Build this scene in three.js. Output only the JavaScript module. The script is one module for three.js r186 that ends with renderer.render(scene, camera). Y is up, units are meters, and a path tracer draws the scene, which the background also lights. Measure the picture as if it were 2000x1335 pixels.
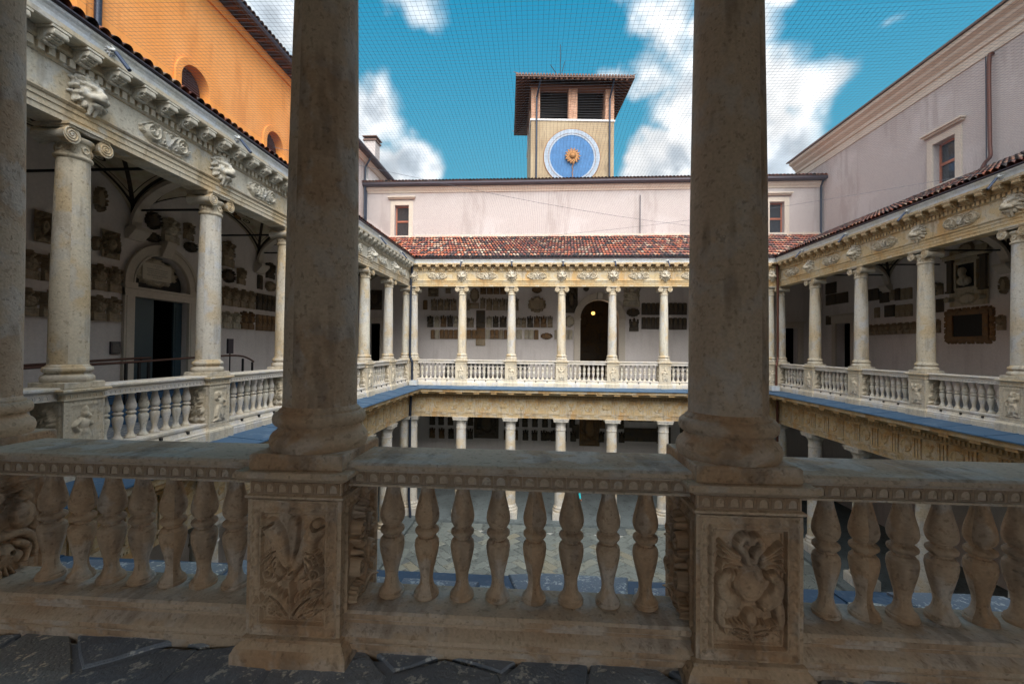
import * as THREE from 'three';
import { mergeGeometries, mergeVertices, toCreasedNormals } from 'three/addons/utils/BufferGeometryUtils.js';
import { MarchingCubes } from 'three/addons/objects/MarchingCubes.js';

// ------------------------------------------------------------------ camera, sky, sun, exposure
const scene = new THREE.Scene();
const camera = new THREE.PerspectiveCamera(77.38, 2000 / 1335, 0.05, 900);
camera.position.set(0, 1.7, 0);
camera.rotation.order = 'YXZ';
camera.rotation.set(0.0143, 0.0648, 0.0101);
const renderer = new THREE.WebGLRenderer({ antialias: true });
renderer.setSize(1024, 683);
renderer.toneMapping = THREE.LinearToneMapping;
renderer.toneMappingExposure = 3.0;
renderer.shadowMap.enabled = true;

const SUN_DIR = new THREE.Vector3(0.20, 0.66, 0.72).normalize();   // behind the viewer, high and a little to the right, through thin cloud
const sun = new THREE.DirectionalLight(new THREE.Color(1.0, 0.955, 0.885), 1.5);
sun.position.copy(SUN_DIR).multiplyScalar(70).add(new THREE.Vector3(2, 0, -12));
sun.target.position.set(2, 0, -12);
sun.castShadow = true; sun.shadow.radius = 105; sun.shadow.mapSize.set(2048, 2048);
Object.assign(sun.shadow.camera, { left: -40, right: 40, top: 40, bottom: -40, near: 1, far: 160 });
scene.add(sun, sun.target);

function rng(seed) { let a = seed >>> 0; return () => { a = (a + 0x6d2b79f5) | 0; let t = Math.imul(a ^ (a >>> 15), 1 | a); t = (t + Math.imul(t ^ (t >>> 7), 61 | t)) ^ t; return ((t ^ (t >>> 14)) >>> 0) / 4294967296; }; }
const clamp = (x, a = 0, b = 1) => Math.min(b, Math.max(a, x)), lerp = (a, b, t) => a + (b - a) * t;
const sstep = (a, b, x) => { const t = clamp((x - a) / (b - a)); return t * t * (3 - 2 * t); };
const mix3 = (a, b, t) => [lerp(a[0], b[0], t), lerp(a[1], b[1], t), lerp(a[2], b[2], t)];
const PERM = (() => { const r = rng(77), p = new Float32Array(4096); for (let i = 0; i < 4096; i++) p[i] = r(); return p; })();
const hash3 = (x, y, z) => PERM[(Math.imul(x, 73856093) ^ Math.imul(y, 19349663) ^ Math.imul(z, 83492791)) & 4095];
function vnoise(x, y, z) {
  const ix = Math.floor(x), iy = Math.floor(y), iz = Math.floor(z); let fx = x - ix, fy = y - iy, fz = z - iz;
  fx = fx * fx * (3 - 2 * fx); fy = fy * fy * (3 - 2 * fy); fz = fz * fz * (3 - 2 * fz);
  const c = (dx, dy, dz) => hash3(ix + dx, iy + dy, iz + dz);
  return lerp(lerp(lerp(c(0, 0, 0), c(1, 0, 0), fx), lerp(c(0, 1, 0), c(1, 1, 0), fx), fy), lerp(lerp(c(0, 0, 1), c(1, 0, 1), fx), lerp(c(0, 1, 1), c(1, 1, 1), fx), fy), fz);
}
function fbm3(x, y, z, o) { let s = 0, a = 0.5, n = 0; for (let i = 0; i < o; i++) { s += a * vnoise(x, y, z); n += a; a *= 0.5; x = x * 2.03 + 17.1; y = y * 2.03 + 5.3; z = z * 2.03 + 9.7; } return s / n; }

// a summer sky of cumulus and blue; azimuth is counted from straight ahead, to the right
{
  const W = 2048, H = 1024, data = new Float32Array(W * H * 4);
  const clouds = [[-37, 34, 8, 6, 0.95], [-31, 30, 4, 5, 0.7], [-47, 28, 9, 9, 0.8], [-18, 39.5, 9, 3, 0.5], [-22.5, 28.8, 3.6, 3.6, 0.86], [-26, 26, 4, 4, 0.85], [-18.4, 22.6, 4.6, 3.6, 1.25], [-22, 21, 5, 4, 1.0],
    [16, 36, 5, 5, 0.72], [13.5, 31, 4.6, 3.4, 0.68], [20, 28, 7, 7, 0.86], [16, 22, 5, 3, 1.05], [24, 34, 5, 4.5, 0.95], [27.5, 26.5, 4.6, 4.4, 1.3], [31.5, 26.8, 3.6, 2.6, 1.0], [27, 21.5, 4, 3, 1.0], [9.3, 31.2, 2.6, 1.6, 0.62], [29, 35.8, 3, 1.6, 0.7], [38, 30.5, 2, 1, 0.36], [14, 46, 12, 7, 0.9], [30, 14, 14, 6, 0.9], [-20, 14, 14, 5, 0.9], [8, 15, 10, 5, 0.7]];
  for (let row = 0; row < H; row++) {
    const up = ((row + 0.5) / H - 0.5) * Math.PI, y = Math.sin(up), cu = Math.cos(up), el = (up * 180) / Math.PI;
    for (let col = 0; col < W; col++) {
      const round = ((col + 0.5) / W - 0.5) * 2 * Math.PI, x = Math.cos(round) * cu, z = Math.sin(round) * cu, az = (Math.atan2(x, -z) * 180) / Math.PI, o = (row * W + col) * 4;
      let c;
      if (el < -1) c = [0.16, 0.16, 0.15];
      else {
        const k = sstep(0, 52, el);
        c = mix3([0.13, 0.41, 0.53], [0.004, 0.195, 0.36], Math.pow(k, 0.75));
        let d;
        const w1 = fbm3(x * 9 + 3, y * 9, z * 9, 5) - 0.5, w2 = fbm3(x * 9 + 40, y * 9 + 7, z * 9, 5) - 0.5, fine = fbm3(x * 30, y * 30 + 11, z * 30, 5) - 0.5;
        if (Math.abs(az) < 75) {
          let m = 0; const A = az + w1 * 9 + fine * 2, B = el + w2 * 8;
          for (const [ca, ce, ra, re, amp] of clouds) { if (Math.abs(A - ca) > 3 * ra) continue; const e = ((A - ca) / ra) ** 2 + ((B - ce) / re) ** 2; if (e < 9) m = Math.max(m, amp * Math.exp(-0.8 * e)); }
          d = m + w1 * 0.15;
        }
        if (!(Math.abs(az) < 55)) { const q = 0.12 + Math.max(0, y), g = fbm3((x / q) * 1.1 + 5, 3.3, (z / q) * 1.1, 6) * 1.9 - 0.28, t = sstep(55, 75, Math.abs(az)); d = d === undefined ? g : lerp(d, g, t); }  // outside the view: cloud cover thickened to send more light into the court
        const alpha = sstep(0.28, 0.74, d + fine * 0.34 + w2 * 0.25), thick = sstep(0.5, 1.05, d + w2 * 0.7);
        const shade = thick * sstep(0.14, -0.16, w1 + fine * 0.6), bright = lerp(0.62, 0.86, sstep(-0.2, 0.22, fine + w2 * 0.8)) * lerp(1, 0.62, shade);
        const fillGlow = 1 + 3.6 * Math.exp(-((1 - (x * SUN_DIR.x + y * SUN_DIR.y + z * SUN_DIR.z)) / 0.36));  // unseen clouds round the sun brightened, an added fill for the shaded galleries
        c = mix3(c, [bright * fillGlow * lerp(0.97, 0.86, shade), bright * fillGlow * lerp(0.98, 0.98, shade), bright * fillGlow * lerp(0.99, 1.1, shade)], alpha * 0.97);
      }
      const X = 1.46 / 3.0; data[o] = c[0] * X; data[o + 1] = c[1] * X; data[o + 2] = c[2] * X; data[o + 3] = 1;
    }
  }
  const t = new THREE.DataTexture(data, W, H, THREE.RGBAFormat, THREE.FloatType);
  t.mapping = THREE.EquirectangularReflectionMapping; t.magFilter = THREE.LinearFilter; t.minFilter = THREE.LinearFilter; t.needsUpdate = true;
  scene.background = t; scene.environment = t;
}

// ------------------------------------------------------------------ textures and materials
function tileNoise(n, f, oct, seed, fy = f) {
  const out = new Float32Array(n * n); let amp = 1, tot = 0;
  for (let o = 0; o < oct; o++) {
    const gx = f << o, gy = fy << o; if (gx > n || gy > n) break;
    const r = rng(seed * 131 + o * 977 + 5), g = new Float32Array(gx * gy); for (let i = 0; i < g.length; i++) g[i] = r();
    for (let y = 0; y < n; y++) {
      const v = (y / n) * gy, j = Math.floor(v); let b = v - j; b = b * b * (3 - 2 * b); const j0 = (j % gy) * gx, j1 = ((j + 1) % gy) * gx;
      for (let x = 0; x < n; x++) { const u = (x / n) * gx, i = Math.floor(u); let a = u - i; a = a * a * (3 - 2 * a); const i1 = (i + 1) % gx; out[y * n + x] += amp * lerp(lerp(g[j0 + i], g[j0 + i1], a), lerp(g[j1 + i], g[j1 + i1], a), b); }
    }
    tot += amp; amp *= 0.55;
  }
  for (let i = 0; i < out.length; i++) out[i] /= tot;
  return out;
}
const toS = (x) => Math.round(255 * (x <= 0.0031308 ? 12.92 * x : 1.055 * Math.pow(clamp(x), 1 / 2.4) - 0.055));
function texPair(n, size, fn) {
  const col = new Uint8Array(n * n * 4), bmp = new Uint8Array(n * n * 4);
  for (let y = 0; y < n; y++) for (let x = 0; x < n; x++) { const i = y * n + x, [r, g, b, h] = fn(i, x / n, y / n), o = i * 4; col[o] = toS(r); col[o + 1] = toS(g); col[o + 2] = toS(b); bmp[o] = bmp[o + 1] = bmp[o + 2] = Math.round(255 * clamp(h)); col[o + 3] = bmp[o + 3] = 255; }
  const mk = (d, srgb) => { const t = new THREE.DataTexture(d, n, n); t.wrapS = t.wrapT = THREE.RepeatWrapping; t.magFilter = THREE.LinearFilter; t.minFilter = THREE.LinearMipmapLinearFilter; t.generateMipmaps = true; if (srgb) t.colorSpace = THREE.SRGBColorSpace; t.repeat.set(1 / size, 1 / size); t.needsUpdate = true; return t; };
  return { map: mk(col, true), bumpMap: mk(bmp, false) };
}
const std = (o) => new THREE.MeshStandardMaterial({ roughness: 0.9, ...o });
function stone(seed, base, warm, cool, dark, { n = 1024, size = 2.2, grime = 0.5, pits = 0.5, sy = 3 } = {}) {
  const a = tileNoise(n, 3, 5, seed), b = tileNoise(n, 9, 5, seed + 1), c = tileNoise(n, 60, 3, seed + 2), s = tileNoise(n, 22, 3, seed + 3, sy), e = tileNoise(n, 130, 2, seed + 4);
  return texPair(n, size, (i) => {
    let k = mix3(base, warm, sstep(0.45, 0.68, a[i])); k = mix3(k, cool, sstep(0.52, 0.7, b[i]) * 0.75);
    k = mix3(k, dark, grime * sstep(0.55, 0.74, s[i] * 0.6 + a[i] * 0.2 + b[i] * 0.25));
    const p = sstep(0.63, 0.78, c[i]) * pits, g = 0.86 + 0.28 * e[i];
    k = mix3(k, [k[0] * 0.42, k[1] * 0.38, k[2] * 0.34], p);
    return [k[0] * g, k[1] * g, k[2] * g, 0.35 + 0.3 * b[i] + 0.25 * e[i] - 0.45 * p + 0.1 * c[i]];
  });
}
const M = {};
{
  const pale = stone(11, [0.60, 0.56, 0.47], [0.56, 0.46, 0.31], [0.55, 0.55, 0.53], [0.30, 0.26, 0.20], { grime: 0.55, pits: 0.45 });
  const warm = stone(23, [0.60, 0.47, 0.28], [0.56, 0.36, 0.16], [0.60, 0.54, 0.43], [0.26, 0.19, 0.12], { grime: 0.55, pits: 0.45 });
  const near = stone(37, [0.57, 0.455, 0.34], [0.48, 0.335, 0.22], [0.58, 0.52, 0.46], [0.26, 0.19, 0.135], { grime: 0.6, pits: 0.42, size: 1.5, sy: 5 });
  const white = stone(53, [0.66, 0.63, 0.60], [0.62, 0.57, 0.48], [0.60, 0.61, 0.64], [0.36, 0.33, 0.31], { n: 512, grime: 0.35, pits: 0.25 });
  const dark = stone(61, [0.095, 0.075, 0.055], [0.12, 0.085, 0.05], [0.075, 0.07, 0.065], [0.04, 0.03, 0.025], { n: 512, grime: 0.5, pits: 0.4, size: 1.2 });
  M.stone = std({ ...pale, bumpScale: 0.006 }); M.stoneB = std({ ...pale, bumpScale: 0.006, color: new THREE.Color(0.93, 0.93, 0.97) }); M.stoneC = std({ ...pale, bumpScale: 0.006, color: new THREE.Color(1, 0.94, 0.86) });
  M.warm = std({ ...warm, bumpScale: 0.006 }); M.warmB = std({ ...warm, bumpScale: 0.006, color: new THREE.Color(0.92, 0.9, 0.9) });
  M.near = std({ ...near, bumpScale: 0.012 }); M.nearB = std({ ...near, bumpScale: 0.012, color: new THREE.Color(1, 0.93, 0.85) });
  M.nearTop = M.near;
  M.white = std({ ...white, bumpScale: 0.004, color: new THREE.Color(1, 0.965, 0.91) }); M.gutterStone = std({ ...white, bumpScale: 0.003, roughness: 0.5, color: new THREE.Color(0.92, 1.0, 1.1) });
  M.tone = [std({ ...dark, bumpScale: 0.004 }), std({ ...dark, bumpScale: 0.004, color: new THREE.Color(2.3, 1.8, 1.3) }), std({ ...pale, bumpScale: 0.005, color: new THREE.Color(0.6, 0.5, 0.4) }), std({ ...pale, bumpScale: 0.005, color: new THREE.Color(0.86, 0.8, 0.72) })];
  const plaster = (seed, base, b2, stain, { n = 1024, size = 5, amt = 0.5 } = {}) => { const a = tileNoise(n, 3, 6, seed), b = tileNoise(n, 5, 5, seed + 1, 2), e = tileNoise(n, 120, 2, seed + 2), s = tileNoise(n, 26, 4, seed + 3, 4); return texPair(n, size, (i) => { let k = mix3(base, b2, sstep(0.38, 0.65, a[i])); k = mix3(k, stain, amt * sstep(0.52, 0.72, 0.5 * b[i] + 0.5 * s[i])); const g = 0.93 + 0.14 * e[i]; return [k[0] * g, k[1] * g, k[2] * g, 0.4 + 0.25 * a[i] + 0.3 * e[i]]; }); };
  M.pink = std({ ...plaster(71, [0.47, 0.42, 0.405], [0.52, 0.475, 0.465], [0.36, 0.31, 0.29], { amt: 0.6 }), bumpScale: 0.006 });
  M.inner = std({ ...plaster(83, [0.68, 0.62, 0.59], [0.73, 0.67, 0.645], [0.55, 0.49, 0.465], { n: 512, amt: 0.4 }), bumpScale: 0.004 });
  M.lime = std({ ...plaster(87, [0.80, 0.71, 0.59], [0.83, 0.75, 0.64], [0.72, 0.62, 0.5], { n: 512, amt: 0.4 }), bumpScale: 0.004 });
  M.orange = std({ ...plaster(97, [0.84, 0.33, 0.08], [0.87, 0.37, 0.11], [0.70, 0.25, 0.055], { amt: 0.6 }), bumpScale: 0.006 });
  M.cream = std({ ...plaster(101, [0.58, 0.51, 0.43], [0.62, 0.55, 0.47], [0.44, 0.37, 0.29], { n: 512, amt: 0.4 }), bumpScale: 0.004 });
  M.whitewall = std({ ...plaster(107, [0.72, 0.68, 0.66], [0.75, 0.73, 0.72], [0.55, 0.52, 0.5], { n: 512, amt: 0.4 }), bumpScale: 0.004 });
  M.ochre = std({ ...plaster(113, [0.32, 0.235, 0.145], [0.38, 0.295, 0.19], [0.17, 0.125, 0.08], { n: 1024, amt: 0.8, size: 7 }), bumpScale: 0.01 });
  const bl = tileNoise(512, 8, 5, 131), bl2 = tileNoise(512, 40, 3, 132);
  M.blue = std({ ...texPair(512, 3, (i) => { const k = 0.85 + 0.35 * (bl[i] - 0.5) + 0.25 * (bl2[i] - 0.5); return [0.07 * k, 0.19 * k, 0.40 * k, bl2[i]]; }), bumpScale: 0.004 });
  M.dialRing = std({ ...texPair(512, 3, (i) => { const k = 0.95 + 0.4 * (bl[i] - 0.5) + 0.2 * (bl2[i] - 0.5); return [0.33 * k, 0.385 * k, 0.46 * k, bl2[i]]; }), bumpScale: 0.004 });
  M.gold = std({ color: new THREE.Color(0.26, 0.115, 0.03), metalness: 0.4, roughness: 0.5 });
  const l1 = tileNoise(512, 4, 6, 141), l2 = tileNoise(512, 60, 3, 142), l3 = tileNoise(512, 14, 4, 143);
  M.lead = std({ ...texPair(512, 2.5, (i) => { let k = mix3([0.035, 0.085, 0.16], [0.065, 0.14, 0.24], l1[i]); k = mix3(k, [0.24, 0.30, 0.36], 0.28 * sstep(0.58, 0.72, l3[i] * 0.7 + l2[i] * 0.3)); return [...k, 0.5 * l1[i] + 0.4 * l2[i]]; }), bumpScale: 0.006, roughness: 0.55, metalness: 0.1 });
  const p1 = tileNoise(512, 4, 6, 151), p2 = tileNoise(512, 90, 2, 152), p3 = tileNoise(512, 16, 4, 153);
  const pave = texPair(512, 2.0, (i) => { const k = 0.72 + 0.5 * (p1[i] - 0.5) + 0.35 * (p2[i] - 0.5) - 0.35 * sstep(0.6, 0.75, p3[i]); return [0.94 * k, k, 0.98 * k, 0.4 * p3[i] + 0.5 * p2[i]]; });
  M.pave = [[0.19, 0.20, 0.19], [0.145, 0.155, 0.15], [0.235, 0.23, 0.20], [0.12, 0.13, 0.135], [0.25, 0.225, 0.175]].map((c) => std({ ...pave, color: new THREE.Color(...c).multiplyScalar(1.15), bumpScale: 0.006, roughness: 0.62 }));
  M.joint = std({ color: new THREE.Color(0.38, 0.38, 0.355) });
  M.border = std({ ...pave, color: new THREE.Color(0.17, 0.19, 0.20), bumpScale: 0.006, roughness: 0.6 });
  const f1 = tileNoise(1024, 5, 6, 161), f2 = tileNoise(1024, 110, 3, 162), f3 = tileNoise(1024, 20, 5, 163);
  const flag = texPair(1024, 1.5, (i) => { let k = mix3([0.10, 0.11, 0.125], [0.18, 0.19, 0.205], f1[i]); k = mix3(k, [0.46, 0.43, 0.37], 0.75 * sstep(0.57, 0.68, 0.55 * f3[i] + 0.45 * f2[i])); return [...k, 0.45 * f1[i] + 0.3 * f3[i] + 0.3 * f2[i]]; });
  M.flag = [std({ ...flag, bumpScale: 0.02, roughness: 0.55, color: new THREE.Color(2.0, 2.15, 2.35) }), std({ ...flag, bumpScale: 0.02, roughness: 0.65, color: new THREE.Color(2.3, 2.3, 2.25) }), std({ ...flag, bumpScale: 0.016, roughness: 0.5, color: new THREE.Color(1.6, 1.78, 2.05) })];
  M.grout = std({ ...flag, bumpScale: 0.014, roughness: 0.75, color: new THREE.Color(1.5, 1.62, 1.8) });
  M.floor = std({ ...flag, bumpScale: 0.006, roughness: 0.6, color: new THREE.Color(1.4, 1.4, 1.4) });
  const t1 = tileNoise(256, 6, 4, 171), t2 = tileNoise(256, 40, 2, 172);
  M.tile = std({ ...texPair(256, 0.7, (i) => { const k = 0.8 + 0.7 * (t1[i] - 0.5) + 0.4 * (t2[i] - 0.5); return [k, k, k, t2[i]]; }), bumpScale: 0.004 });
  M.tileDark = std({ color: new THREE.Color(0.16, 0.10, 0.08) });
  const brick = texPair(512, 1.04, (i, u, v) => { const row = Math.floor(v * 16), uu = (u * 4 + (row % 2) * 0.5) % 1, vv = (v * 16) % 1, j = uu < 0.035 || vv < 0.13, id = PERM[(row * 37 + Math.floor(u * 4 + (row % 2) * 0.5) * 91) & 4095], g = 0.75 + 0.5 * bl2[i]; return j ? [0.45 * g, 0.39 * g, 0.32 * g, 0.2] : [lerp(0.38, 0.58, id) * g, lerp(0.17, 0.32, id) * g, lerp(0.09, 0.21, id) * g, 0.6 + 0.3 * bl2[i]]; });
  M.brick = std({ ...brick, bumpScale: 0.01 });
  const w1 = tileNoise(256, 3, 4, 181, 40);
  M.wood = std({ ...texPair(256, 0.8, (i) => { const k = 0.6 + 0.8 * w1[i]; return [0.36 * k, 0.11 * k, 0.05 * k, w1[i]]; }), bumpScale: 0.002, roughness: 0.55 });
  M.railwood = std({ color: new THREE.Color(0.085, 0.035, 0.022), roughness: 0.5 });
  M.beam = std({ ...texPair(256, 0.8, (i) => { const k = 0.6 + 0.8 * w1[i]; return [0.15 * k, 0.07 * k, 0.045 * k, w1[i]]; }), bumpScale: 0.004 });
  M.shutter = std({ color: new THREE.Color(0.12, 0.075, 0.085), roughness: 0.7 });
  M.door = std({ color: new THREE.Color(0.035, 0.065, 0.085), roughness: 0.4, metalness: 0.2 });
  M.iron = std({ color: new THREE.Color(0.02, 0.02, 0.022), roughness: 0.6, metalness: 0.4 });
  M.pipe = std({ color: new THREE.Color(0.025, 0.035, 0.06), roughness: 0.45, metalness: 0.4 });
  M.copper = std({ color: new THREE.Color(0.13, 0.05, 0.035), roughness: 0.45, metalness: 0.5 });
  M.gutter = std({ color: new THREE.Color(0.055, 0.045, 0.06), roughness: 0.5, metalness: 0.3 });
  M.chute = std({ color: new THREE.Color(0.014, 0.03, 0.07), roughness: 0.6, metalness: 0.1 });
  M.glass = new THREE.MeshPhysicalMaterial({ color: new THREE.Color(0.02, 0.025, 0.03), roughness: 0.06, specularIntensity: 1, ior: 1.6 });
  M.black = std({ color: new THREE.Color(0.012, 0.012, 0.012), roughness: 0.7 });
  M.steelBlue = std({ color: new THREE.Color(0.03, 0.085, 0.17), roughness: 0.5, metalness: 0.3 });
  M.net = std({ color: new THREE.Color(0.07, 0.08, 0.10), roughness: 0.8 });
  M.tympan = std({ ...plaster(191, [0.05, 0.045, 0.045], [0.06, 0.055, 0.05], [0.03, 0.03, 0.03], { n: 256 }), bumpScale: 0.003 });
}

// ------------------------------------------------------------------ geometry helpers
function buv(g) {                                           // texture coordinates in metres from the side each face looks to
  if (g.index) g = g.toNonIndexed();
  for (const k of Object.keys(g.attributes)) if (!['position', 'normal', 'uv'].includes(k)) g.deleteAttribute(k);
  if (!g.attributes.normal) g.computeVertexNormals();
  const p = g.attributes.position, uv = new Float32Array(p.count * 2), a = new THREE.Vector3(), b = new THREE.Vector3(), c = new THREE.Vector3();
  for (let i = 0; i < p.count; i += 3) {
    a.fromBufferAttribute(p, i); b.fromBufferAttribute(p, i + 1).sub(a); c.fromBufferAttribute(p, i + 2).sub(a); b.cross(c);
    const ax = Math.abs(b.x), ay = Math.abs(b.y), az = Math.abs(b.z);
    for (let k = i; k < i + 3; k++) { const x = p.getX(k), y = p.getY(k), z = p.getZ(k); if (ay >= ax && ay >= az) { uv[k * 2] = x; uv[k * 2 + 1] = z; } else if (ax >= az) { uv[k * 2] = z; uv[k * 2 + 1] = y; } else { uv[k * 2] = x; uv[k * 2 + 1] = y; } }
  }
  g.setAttribute('uv', new THREE.BufferAttribute(uv, 2));
  return g;
}
const join = (list) => mergeGeometries(list.map((g) => { const q = g.index ? g.toNonIndexed() : g; for (const k of Object.keys(q.attributes)) if (!['position', 'normal', 'uv'].includes(k)) q.deleteAttribute(k); return q; }));
const box = (x0, x1, y0, y1, z0, z1) => buv(new THREE.BoxGeometry(x1 - x0, y1 - y0, z1 - z0).translate((x0 + x1) / 2, (y0 + y1) / 2, (z0 + z1) / 2));
function poly(pos) { const g = new THREE.BufferGeometry(); g.setAttribute('position', new THREE.BufferAttribute(new Float32Array(pos), 3)); g.computeVertexNormals(); return buv(g); }
// a closed outline [out, up] drawn along x; m0 and m1 mitre its ends against the wings at the corners
function sweep(outline, s0, s1, m0 = 0, m1 = 0) {
  const pos = [], P = (s, m, [o, y]) => [s + m * o, y, o], n = outline.length, q = (a, b, c) => pos.push(...a, ...b, ...c);
  for (let i = 0; i < n; i++) { const a = outline[i], b = outline[(i + 1) % n], A = P(s0, m0, a), B = P(s0, m0, b), C = P(s1, m1, b), D = P(s1, m1, a); q(A, C, B); q(A, D, C); }
  const f = THREE.ShapeUtils.triangulateShape(outline.map(([o, y]) => new THREE.Vector2(o, y)), []);
  for (const [i, j, k] of f) { q(P(s0, m0, outline[i]), P(s0, m0, outline[k]), P(s0, m0, outline[j])); q(P(s1, m1, outline[i]), P(s1, m1, outline[j]), P(s1, m1, outline[k])); }
  return poly(pos);
}
function lathe(prof, seg = 24, crease = 0.6, mean = 0.2) {              // [radius, height]
  const g = new THREE.LatheGeometry(prof.map(([r, y]) => new THREE.Vector2(r, y)), seg), uv = g.attributes.uv, p = g.attributes.position;
  for (let i = 0; i < uv.count; i++) uv.setXY(i, uv.getX(i) * 2 * Math.PI * mean, p.getY(i));
  return crease ? toCreasedNormals(g, crease) : g;
}
function sqLathe(prof, wide = 1) {                          // the same on a square plan, with mitred corners
  const g = new THREE.LatheGeometry(prof.map(([r, y]) => new THREE.Vector2(r * Math.SQRT2, y)), 4).rotateY(Math.PI / 4).toNonIndexed(); g.deleteAttribute('normal'); g.computeVertexNormals(); return buv(g);
}
function tube(pts, r, seg = 6, n = 24, closed = false) { return buv(new THREE.TubeGeometry(new THREE.CatmullRomCurve3(pts.map((p) => new THREE.Vector3(...p)), closed), n, r, seg, closed)); }
function bar(a, b, r, seg = 8) { const A = new THREE.Vector3(...a), B = new THREE.Vector3(...b), d = B.clone().sub(A), g = new THREE.CylinderGeometry(r, r, d.length(), seg); g.applyQuaternion(new THREE.Quaternion().setFromUnitVectors(new THREE.Vector3(0, 1, 0), d.normalize())).translate((A.x + B.x) / 2, (A.y + B.y) / 2, (A.z + B.z) / 2); return buv(g); }
function plate(shape, depth, bevel = 0, curve = 10) { return buv(new THREE.ExtrudeGeometry(shape, { depth, bevelEnabled: bevel > 0, bevelThickness: bevel, bevelSize: bevel, bevelSegments: 1, curveSegments: curve })); }
function rectShape(x0, x1, y0, y1) { const s = new THREE.Shape(); s.moveTo(x0, y0); s.lineTo(x1, y0); s.lineTo(x1, y1); s.lineTo(x0, y1); s.closePath(); return s; }
function archPath(P, x0, x1, y0, ys) { P.moveTo(x0, y0); P.lineTo(x1, y0); P.lineTo(x1, ys); P.absarc((x0 + x1) / 2, ys, (x1 - x0) / 2, 0, Math.PI, false); P.closePath(); return P; }
function wallWithHoles(x0, x1, y0, y1, zFront, th, holes) {   // holes: [x0, x1, y0, y1, arched]
  const s = rectShape(x0, x1, y0, y1);
  for (const [a, b, c, d, arch] of holes) { const h = new THREE.Path(); if (arch) archPath(h, a, b, c, d - (b - a) / 2); else { h.moveTo(a, c); h.lineTo(b, c); h.lineTo(b, d); h.lineTo(a, d); h.closePath(); } s.holes.push(h); }
  return plate(s, th, 0, 20).translate(0, 0, zFront - th);
}
function sdfGeo(f, lo, hi, res, tri = 30000) {              // a body as the zero surface of a distance field
  const mc = new MarchingCubes(res, M.stone, false, false, tri); mc.isolation = 0; const h = res / 2;
  for (let k = 0; k < res; k++) for (let j = 0; j < res; j++) for (let i = 0; i < res; i++) { const t = (q, a) => lerp(lo[a], hi[a], ((q - h) / h + 1) / 2); mc.field[k * res * res + j * res + i] = -f(t(i, 0), t(j, 1), t(k, 2)); }
  mc.update();
  const g = new THREE.BufferGeometry(), p = mc.positionArray.slice(0, mc.count * 3);
  for (let i = 0; i < p.length; i += 3) for (let a = 0; a < 3; a++) p[i + a] = lerp(lo[a], hi[a], (p[i + a] + 1) / 2);
  g.setAttribute('position', new THREE.BufferAttribute(p, 3));
  const m = mergeVertices(g, 1e-4); m.computeVertexNormals(); return buv(m);
}
const smin = (a, b, k) => { const h = clamp(0.5 + (0.5 * (b - a)) / k); return lerp(b, a, h) - k * h * (1 - h); };
const ellD = (x, y, z, c, r) => { const a = Math.hypot((x - c[0]) / r[0], (y - c[1]) / r[1], (z - c[2]) / r[2]); return (a - 1) * Math.min(...r); };
const capD = (x, y, z, a, b, r0, r1) => { const bx = b[0] - a[0], by = b[1] - a[1], bz = b[2] - a[2], px = x - a[0], py = y - a[1], pz = z - a[2], t = clamp((px * bx + py * by + pz * bz) / (bx * bx + by * by + bz * bz)); return Math.hypot(px - bx * t, py - by * t, pz - bz * t) - lerp(r0, r1, t); };

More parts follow.
